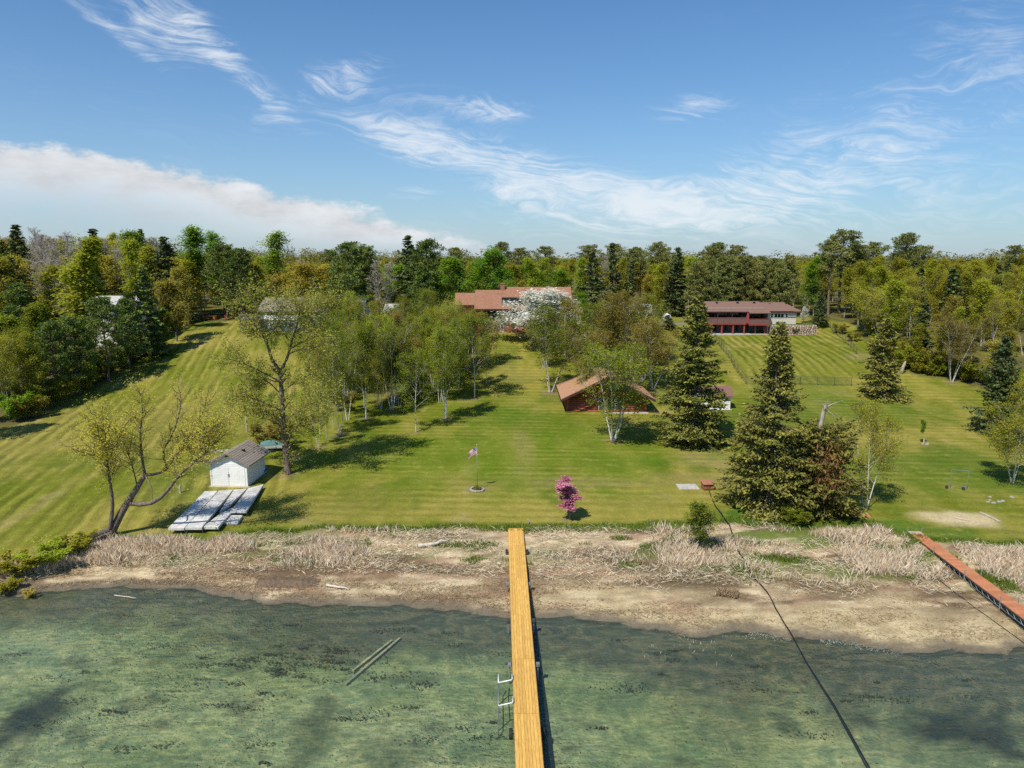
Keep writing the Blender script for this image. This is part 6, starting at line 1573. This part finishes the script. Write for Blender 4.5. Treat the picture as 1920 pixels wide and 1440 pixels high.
def yard_things():
    # white gas tank
    g = ground(1251, 607); root = thing('gas_tank', 'white round-ended gas tank on the grass by the driveway', 'tank', g)
    rr = .95; t = MB(); pts = []; rad = []
    for i in range(13):
        a = -math.pi / 2 + math.pi * i / 12; pts.append((0, math.sin(a) * .75 + (1.2 if i > 6 else 0), 1.25)); rad.append(max(.02, math.cos(a) * rr))
    t.tube(pts, rad, 20).build('shell', M_white, root, smooth=True)
    for y in (0, 1.2): MB().box(-.55, .55, y - .12, y + .12, -.2, .5).build('saddle', M_concrete, root)
    MB().tube([(0, .6, 2.1), (0, .6, 2.35)], .2, 12).build('valve_cap', M_alu, root)
    # white van/trailer parked on the drive
    g = ground(1205, 592); root = thing('camper_trailer', 'white camper trailer parked by the driveway behind the birch tops', 'trailer', (g[0], g[1] + 1, g[2]))
    MB().hexa([(-2.4, -1.05, .55), (2.4, -1.05, .55), (2.4, 1.05, .55), (-2.4, 1.05, .55), (-2.1, -1.05, 2.75), (2.3, -1.05, 2.75), (2.3, 1.05, 2.75), (-2.1, 1.05, 2.75)]).build('body', M_white, root, bevel=.18)
    for x in (-1.2, .9): MB().box(x - .45, x + .45, -1.075, -1.055, 1.5, 2.1).build('window', M_glass, root)
    MB().box(-.2, .35, -1.08, -1.055, .7, 2.3).build('door', M_palewin, root)
    for x in (-.4, .4):
        for s in (-1, 1): MB().tube([(x, s * .95 - .1, .35), (x, s * .95 + .1, .35)], .35, 18).build('wheel', M_tyre, root)
    MB().box(-3.3, -2.3, -.06, .06, .45, .57).build('drawbar', M_steel, root)
    # chain-link fence round the striped slope
    def fence(label, pts, step=2.9, H=1.35):
        P = [ground(px, py) for px, py in pts]; o = P[0]
        root = thing('chain_link_fence', label, 'fence', o)
        for a, b in zip(P[:-1], P[1:]):
            L = np.linalg.norm((b - a)[:2]); n = max(2, int(round(L / step)))
            prev = None
            for k in range(n + 1):
                q = a + (b - a) * k / n; q[2] = gz(q[0], q[1]); ql = q - o
                MB().tube([(ql[0], ql[1], ql[2] - .2), (ql[0], ql[1], ql[2] + H)], .04, 6).build('post', M_wire, root)
                if prev is not None:
                    MB().tube([prev + (0, 0, H - .03), ql + (0, 0, H - .03)], .026, 6).build('top_rail', M_wire, root)
                    m_ = MB(); d = ql - prev; cells = 12
                    for j in range(-8, cells):
                        for sg in (0, 1):
                            f0, f1 = j / cells, (j + 8) / cells
                            z0, z1 = (0, 1) if sg == 0 else (1, 0)
                            if f0 < 0: z0 += (z1 - z0) * (-f0) / (f1 - f0); f0 = 0
                            if f1 > 1:
                                z1 = z0 + (z1 - z0) * (1 - f0) / (f1 - f0); f1 = 1
                            p0 = prev + d * f0 + (0, 0, .04 + z0 * (H - .1)); p1 = prev + d * f1 + (0, 0, .04 + z1 * (H - .1))
                            e_ = np.array((0, 0, .008)); m_.add([p0 - e_, p1 - e_, p1 + e_, p0 + e_], [(0, 1, 2, 3)])
                    m_.build('wire_mesh', M_wire, root)
                prev = ql
    fence('dark wire fence running up the left side of the striped slope', [(1398, 720), (1376, 690), (1352, 655), (1340, 636)])
    fence('dark wire fence along the foot of the striped slope', [(1400, 721), (1500, 722), (1596, 724)])
    fence('dark wire fence descending the right side of the striped slope', [(1556, 616), (1580, 638), (1606, 664)])
    # boulders of the rock garden
    rng = random.Random(12); mr = mat('pale_boulder', (.30, .275, .245), .9, .3, 3, bump=.6)
    base = []
    for v in range(4):
        import bmesh
        bm = bmesh.new(); bmesh.ops.create_icosphere(bm, subdivisions=2, radius=1); rr = random.Random(60 + v)
        for vv in bm.verts:
            vv.co *= .8 + .35 * float(vn(np.array([vv.co.x * 1.6 + v * 9]), np.array([vv.co.y * 1.6 + vv.co.z * 2.1]), 90 + v)[0])
        me = bpy.data.meshes.new('boulder'); bm.to_mesh(me); bm.free(); me.materials.append(mr); base.append(me)
    for i, (px, py, s_) in enumerate([(1050, 640, .7), (1062, 644, .6), (1073, 641, .7), (1082, 640, .8), (1090, 635, .9), (1094, 631, .7), (1058, 648, .5), (1078, 648, .5), (1045, 650, .5), (1092, 622, .6), (1100, 618, .5), (1070, 634, .5)]):
        g = ground(px, py); o = link('boulder', base[i % 4]); o.location = g; o.scale = (s_ * 1.2, s_, s_ * .7); o.rotation_euler = (0, 0, i * 1.3)
        tag(o, 'pale boulder in the rock garden below the porch', 'boulder', 'boulders of the rock garden')
    g = ground(1868, 938)
    for i in range(7):
        q = ground(1862 + rng.uniform(-14, 40), 938 + rng.uniform(-6, 8)); o = link('boulder', base[i % 4]); o.location = q; s_ = rng.uniform(.12, .22); o.scale = (s_ * 1.2, s_, s_ * .7); tag(o, 'small stone under the birch at the right border', 'boulder', 'stones under the right birch')
    # game net frame on the right lawn
    g1, g2 = ground(1781, 916), ground(1812, 919)
    root = thing('swing_frame', 'thin grey pipe frame standing on the right lawn', 'frame', g1); d = g2 - g1
    H = 1.9
    MB().tube([(0, 0, -.1), (0, 0, H)], .025, 8).build('post', M_steel, root); MB().tube([d + (0, 0, -.1), d + (0, 0, H)], .025, 8).build('post', M_steel, root)
    MB().tube([(-.1, 0, H - .04), d + (.25, 0, H - .04)], .022, 8).build('crossbar', M_steel, root); MB().tube([(0, 0, .35), d + (0, 0, .35)], .02, 6).build('lower_rail', M_steel, root)
    for p in (np.zeros(3), d): MB().box(p[0] - .42, p[0] - .2, p[1] - .1, p[1] + .1, p[2], p[2] + .3).build('anchor', M_dark, root, bevel=.02)
    # trunk guard of the sapling, rusty plate, timber edging of the sand patch
    g = ground(1732, 832); o = MB().tube([(0, 0, 0), (0, 0, .6)], .09, 10).build('trunk_guard', M_concrete); o.location = g; tag(o, 'white guard sleeve round the foot of the lone sapling', 'guard')
    for i, (dx, dy) in enumerate(((.35, -.2), (.5, .1), (-.3, -.25), (.1, -.4))):
        o = link('boulder', base[i]); o.location = (g[0] + dx, g[1] + dy, gz(g[0] + dx, g[1] + dy)); o.scale = (.17, .15, .12); tag(o, 'little stone ringed round the lone sapling', 'stone', 'stones round the sapling')
    a = ground(1612, 966); root = thing('plank_platform', 'small rust-coloured plank platform beside the leaning birch', 'platform', a, R(-8))
    for k in range(5): MB().box(-.75, .75, -.5 + k * .2, -.32 + k * .2, -.02, .06 + (k % 2) * .006).build('plank', M_redwd if k < 4 else M_plank, root)
    for px0, py0, px1, py1, lb in ((1790, 972, 1812, 976, 'short dark timber lying in the sand patch'), (1838, 962, 1876, 980, 'long weathered timber edging the sand patch')):
        a, b = ground(px0, py0), ground(px1, py1); o = MB(a).tube([a + (0, 0, .05), b + (0, 0, .05)], .09, 8).build('timber', M_plank); o.location = a; tag(o, lb, 'log')
    g = ground(1690, 700); o = MB().tube([(0, 0, -.2), (.1, 0, .8), (.35, 0, 1.5), (.5, 0, 2.0)], [.34, .27, .22, .1], 10).build('tree_stump', B_dead, smooth=True); o.location = g; tag(o, 'leaning grey stump at the corner of the right-hand woods', 'stump')
    # odds and ends by the grey-roofed house: planters and a picnic table
    g = ground(385, 600); root = thing('picnic_table', 'brown picnic table at the head of the left lawn', 'table', g, R(5)); mw = bpy.data.materials['red_brown_board']
    for k in range(5): MB().box(-1.1, 1.1, -.42 + k * .17, -.27 + k * .17, .74, .78).build('top_board', mw, root)
    for s in (-1, 1):
        MB().box(-1.1, 1.1, s * .75 - .14, s * .75 + .14, .43, .47).build('bench', mw, root)
        MB().hexa([(s * .8 - .05, -.75, 0), (s * .8 + .05, -.75, 0), (s * .8 + .05, -.65, 0), (s * .8 - .05, -.65, 0), (s * .8 - .05, .2, .74), (s * .8 + .05, .2, .74), (s * .8 + .05, .3, .74), (s * .8 - .05, .3, .74)]).build('leg', mw, root)
        MB().hexa([(s * .8 - .04, .65, 0), (s * .8 + .04, .65, 0), (s * .8 + .04, .75, 0), (s * .8 - .04, .75, 0), (s * .8 - .04, -.3, .74), (s * .8 + .04, -.3, .74), (s * .8 + .04, -.2, .74), (s * .8 - .04, -.2, .74)]).build('leg', mw, root)
    for i, (px, py, c, lb) in enumerate(((425, 598, (.5, .06, .16), 'pink tub at the head of the left lawn'), (403, 600, (.4, .14, .05), 'orange tub at the head of the left lawn'), (437, 596, (.35, .06, .04), 'dark red tub at the head of the left lawn'))):
        g = ground(px, py); o = MB().tube([(0, 0, 0), (0, 0, .1), (0, 0, .8), (0, 0, .86)], [.3, .34, .45, .48], 14).build('tub', mat('tub_%d' % i, c, .6, .1, 3)); o.location = g; tag(o, lb, 'tub')
yard_things()

# ------------------------------------------------------------------ reeds, grass tufts, drift and lake weeds
def blades(rng, X, Y, h, w, tilt, m_, name, label, z=None, lay=None):
    n = len(X); Z = land(X, Y) if z is None else z
    az = rng.uniform(0, 6.283, n); tl = np.abs(rng.normal(0, tilt, n)) if lay is None else lay
    d = np.stack([np.cos(az) * np.sin(tl), np.sin(az) * np.sin(tl), np.cos(tl)], 1)
    s = nrm(np.cross(d, rng.normal(0, 1, (n, 3)))); b = np.stack([X, Y, Z - .03], 1)
    hh = h[:, None]; ww = w[:, None]
    bend = np.stack([np.cos(az), np.sin(az), np.zeros(n)], 1) * hh * .15
    V = np.stack([b - s * ww * .5, b + s * ww * .5, b + d * hh * .6 + s * ww * .45, b + d * hh + bend], 1).reshape(-1, 3)
    me = quad_mesh(name, V, np.arange(n * 4).reshape(n, 4), np.repeat(rng.uniform(0, 1, n), 4), [m_])
    o = link(name, me); o['kind'] = 'stuff'; o['label'] = label
    return o
def shore_cover():
    rng = np.random.default_rng(31)
    L_straw = leaf_mat('dry_reed', (.54, .43, .27), (1.0, .91, .71), .35, 0); L_thatch = leaf_mat('reed_thatch', (.42, .325, .20), (.98, .88, .68), .25, 0); L_green = leaf_mat('shore_grass', (.09, .16, .02), (.20, .27, .045), .3, 0)
    L_debris = leaf_mat('drift_debris', (.15, .10, .06), (.50, .36, .24), .1, 0)
    def scatter(n, dens):
        out = [[], []]; got = 0
        while got < n:
            x = rng.uniform(-46, 46, n * 2); s = shore(x); e = np.maximum(edge(x), s + 2.5); t = rng.uniform(0, 1.05, n * 2); y = s + (e - s) * t
            k = rng.uniform(0, 1, n * 2) < dens(x, y, t); out[0].append(x[k]); out[1].append(y[k]); got += int(k.sum())
        return np.concatenate(out[0])[:n], np.concatenate(out[1])[:n]
    ra, rb = atz(1713, 996, .8), atz(1945, 1168, .8); ya, yb = atz(967, 985, .7), atz(985, 1300, .7)
    def off_docks(x, y):
        f = np.clip((y - ra[1]) / (rb[1] - ra[1]), -.1, 1.1); d = np.abs(x - (ra[0] + (rb[0] - ra[0]) * f)); g = (y - ya[1]) / (yb[1] - ya[1]); d2 = np.abs(x - (ya[0] + (yb[0] - ya[0]) * g))
        return smooth(d, 1.1, 1.8) * smooth(d2, .8, 1.4)
    def d_tall(x, y, t):
        a = fbm(x * .22, y * .5, 141, 3)
        c = smooth(a, .45, .62) * smooth(t, .38, .55) * smooth(t, 1.0, .82)
        return off_docks(x, y) * c * np.where(x < -6, 1.0, np.where(x < 11, .1, .8))
    X, Y = scatter(42000, d_tall)
    cl = fbm(X * .3, Y * .6, 151, 3)
    blades(rng, X, Y, rng.uniform(.3, 1.0, len(X)) * (.3 + cl * 1.0), rng.uniform(.015, .035, len(X)), .42, L_straw, 'dry_reeds', 'pale dry reeds standing along the top of the beach')
    def d_lay(x, y, t): return (smooth(fbm(x * .3, y * .7, 161, 3), .33, .52) * smooth(t, .25, .5) * smooth(t, 1.03, .9)) * off_docks(x, y)
    X, Y = scatter(36000, d_lay)
    blades(rng, X, Y, rng.uniform(.2, .6, len(X)), rng.uniform(.015, .03, len(X)), 0, L_thatch, 'reed_thatch', 'flattened mat of last year\'s reeds on the upper beach', lay=rng.uniform(1.0, 1.5, len(X)), z=land(X, Y) + rng.uniform(.02, .22, len(X)))
    def d_deb(x, y, t): return smooth(fbm(x * .18, y * 1.1, 171, 3), .46, .62) * smooth(t, .04, .12) * smooth(t, .75, .5) * np.where(x < 10, 1, .6) + .8 * np.exp(-((t - .09 - .05 * (vn(x * .3, x * 0, 9) - .5)) / .03) ** 2) * np.where(x < 12, 1, .35)
    X, Y = scatter(26000, d_deb)
    blades(rng, X, Y, rng.uniform(.12, .4, len(X)), rng.uniform(.015, .035, len(X)), 0, L_debris, 'drift_debris', 'brown drift of stalks and leaves on the sand', lay=rng.uniform(1.25, 1.55, len(X)), z=land(X, Y) + rng.uniform(.02, .07, len(X)))
    def d_gr(x, y, t): return smooth(fbm(x * .35, y * .8, 181, 3), .60, .72) * smooth(t, .35, .55) * np.where(x > 8, 1.0, .55) + .6 * smooth(t, .95, 1.0) * (rng.uniform(0, 1, len(x)) < .5)
    X, Y = scatter(36000, d_gr)
    blades(rng, X, Y, rng.uniform(.12, .42, len(X)), rng.uniform(.02, .05, len(X)), .5, L_green, 'shore_grass', 'green tufts of grass sprouting among the dry reeds')
    # heaps of matted reed
    # reeds poking out of the shallows on the right
    c = atz(1300, 1215, 0); X = rng.normal(c[0], 2.0, 90); Y = rng.normal(c[1], .8, 90); k = Y < shore(X) - .1
    blades(rng, X[k], Y[k], rng.uniform(.15, .35, int(k.sum())), rng.uniform(.015, .03, int(k.sum())), .35, L_straw, 'shallow_water_reeds', 'scattered dry stalks poking out of the shallows', z=np.full(int(k.sum()), -.1))
    # pale scum along the waterline
    x = rng.uniform(-2, 34, 9000); y = shore(x) - np.abs(rng.normal(0, .35, 9000)) - .02; k = (fbm(x * .5, y * 1.2, 191, 3) > .54) & (x > 11 + rng.normal(0, 1, 9000)) & (rng.uniform(0, 1, 9000) < .45 * smooth(-x, -27, -15) + .06)
    x, y = x[k], y[k]; V, F = leaves(rng, np.stack([x, y, np.full(len(x), .012) + rng.uniform(0, .006, len(x))], 1), .075, .5, 60.0)
    me = quad_mesh('shore_foam', V, F, np.repeat(rng.uniform(0, 1, len(x)), 4), [leaf_mat('pale_scum', (.28, .28, .21), (.46, .46, .38), .1, 0)]); o = link('shore_foam', me); o['kind'] = 'stuff'; o['label'] = 'thin line of pale scum along the waterline right of the dock'
    # bits of leaf and shell on the bed
    x = rng.uniform(-36, 34, 5000); y = rng.uniform(24, 46, 5000); k = (y < shore(x) - .6) & (fbm(x * .3, y * .3, 195, 3) > .5); x, y = x[k], y[k]
    V, F = leaves(rng, np.stack([x, y, land(x, y) + .03], 1), .085, .6, 3.0); me = quad_mesh('bed_litter', V, F, np.repeat(rng.uniform(0, 1, len(x)) ** 2, 4), [leaf_mat('bed_litter', (.04, .045, .025), (.34, .32, .2), .1, 0)]); o = link('bed_litter', me); o['kind'] = 'stuff'; o['label'] = 'specks of dead leaf and shell on the lake bed'
    # weeds on the lake bed
    n = 120; cx = rng.uniform(-34, 30, n); cy = rng.uniform(25, 43, n); k = (cy < shore(cx) - 2) ; cx, cy = cx[k], cy[k]
    c2 = ground(540, 1245); ex = rng.normal(c2[0], 2.6, 40); ey = rng.normal(c2[1], .9, 40); cx = np.concatenate([cx, ex]); cy = np.concatenate([cy, ey])
    m = 40; sz = rng.uniform(.08, .42, len(cx)) * rng.choice([.6, 1, 1.2], len(cx))
    X = (cx[:, None] + rng.normal(0, 1, (len(cx), m)) * sz[:, None] * 2.0).ravel(); Y = (cy[:, None] + rng.normal(0, .55, (len(cx), m)) * sz[:, None]).ravel()
    V, F = leaves(rng, np.stack([X, Y, land(X, Y) + rng.uniform(.02, .12, len(X))], 1), .13, .5, 2.0); me = quad_mesh('lake_weed', V, F, np.repeat(rng.uniform(0, 1, len(X)), 4), [leaf_mat('lake_weed', (.05, .06, .025), (.17, .15, .055), .1, 0)]); o = link('lake_weed', me); o['kind'] = 'stuff'; o['label'] = 'dark clumps of weed on the lake bed'
shore_cover()
def shore_things():
    # two sunken timbers
    for pts, lb in ((((750, 1200), (648, 1287)), 'longer pale pole lying under water left of the yellow dock'), (((735, 1204), (662, 1262)), 'shorter sunken pole beside the longer one')):
        a, b = ground(*pts[0]), ground(*pts[1]); w_ = .075 if 'longer' in lb else .045
        d = (b - a)[:2]; d /= np.linalg.norm(d); nn = np.array((-d[1], d[0], 0)) * w_
        up = np.array((0, 0, .16)); lo = np.array((0, 0, .02))
        o = MB(a).hexa([tuple(a - nn + lo), tuple(b - nn + lo), tuple(b + nn + lo), tuple(a + nn + lo), tuple(a - nn + up), tuple(b - nn + up), tuple(b + nn + up), tuple(a + nn + up)]).build('sunken_timber', mat('sunken_wood', (.50, .47, .34), .9, .25, 3)); o.location = a; tag(o, lb, 'timber')
    # pale drift log and other drift on the beach
    md = mat('bleached_wood', (.55, .49, .41), .9, .2, 4, bump=.5)
    for pts, r_, lb in ((((785, 1028), (845, 1016)), .17, 'bleached drift log on the upper beach left of the yellow dock'), (((612, 1100), (655, 1108)), .10, 'grey drift log at the edge of the reeds'), (((525, 1088), (545, 1096)), .05, 'forked pale branch on the dark peat bank'), (((215, 1120), (255, 1126)), .04, 'thin dead branch lying in the water at the left')):
        a, b = ground(*pts[0]), ground(*pts[1]); rng = np.random.default_rng(len(lb))
        n = 7; P = [a + (b - a) * k / (n - 1) + (0, 0, max(0, -min(a[2], 0)) + .07 + r_ * .5) + rng.normal(0, r_ * .3, 3) for k in range(n)]
        o = MB(a).tube(P, list(np.linspace(r_, r_ * .5, n) * rng.uniform(.8, 1.15, n)), 8).build('drift_log', md, smooth=True); o.location = a; tag(o, lb, 'log')
    # rolled mat of reeds near the hose
    g = ground(1375, 1118); rng = np.random.default_rng(77); n = 2600
    a = rng.uniform(0, 6.283, n); rr = .55 * np.sqrt(rng.uniform(.1, 1, n)); ln = rng.uniform(-1.4, .35, n)
    C = np.stack([ln, np.cos(a) * rr, np.sin(a) * rr * .75 + .35], 1); al = np.stack([rng.normal(0, .4, n), -np.sin(a), np.cos(a)], 1)
    V, F = leaves(rng, C, .36, .1, 0, al); me = quad_mesh('reed_roll', V, F, np.repeat(rng.uniform(0, 1, n), 4), [bpy.data.materials['drift_debris']])
    o = link('reed_roll', me); o.location = g; o.scale = (.8, .8, .55); o.rotation_euler = (0, 0, R(-20)); tag(o, 'rolled-up mat of dead reeds on the beach right of the dock', 'reed roll')
    # peat bank left of the dock
    g = ground(540, 1092); mp = mat('dark_peat', (.14, .10, .065), .95, .35, 5, bump=.8)
    m_ = MB(); nx, ny = 26, 8; vs = []
    for i in range(nx):
        for j in range(ny):
            u, v = i / (nx - 1) * 2 - 1, j / (ny - 1) * 2 - 1; x, y = u * 2.4, v * .75
            hgt = max(0, 1 - u ** 4) * max(0, 1 - v ** 4) * (.10 + .34 * float(vn(np.array([x * 2.]), np.array([y * 3.]), 5)[0])); vs.append((x, y, gz(g[0] + x, g[1] + y) - g[2] - .06 + hgt))
    m_.add(vs, [(i * ny + j, (i + 1) * ny + j, (i + 1) * ny + j + 1, i * ny + j + 1) for i in range(nx - 1) for j in range(ny - 1)])
    o = m_.build('peat_bank', mp, smooth=True); o.location = g; tag(o, 'low bank of dark exposed peat below the reeds', 'bank')
    g = ground(233, 1028); o = link('boulder', bpy.data.meshes['boulder']); o.location = g; o.scale = (.25, .2, .15); tag(o, 'single pale stone in the grass near the leaning willow', 'stone')
shore_things()
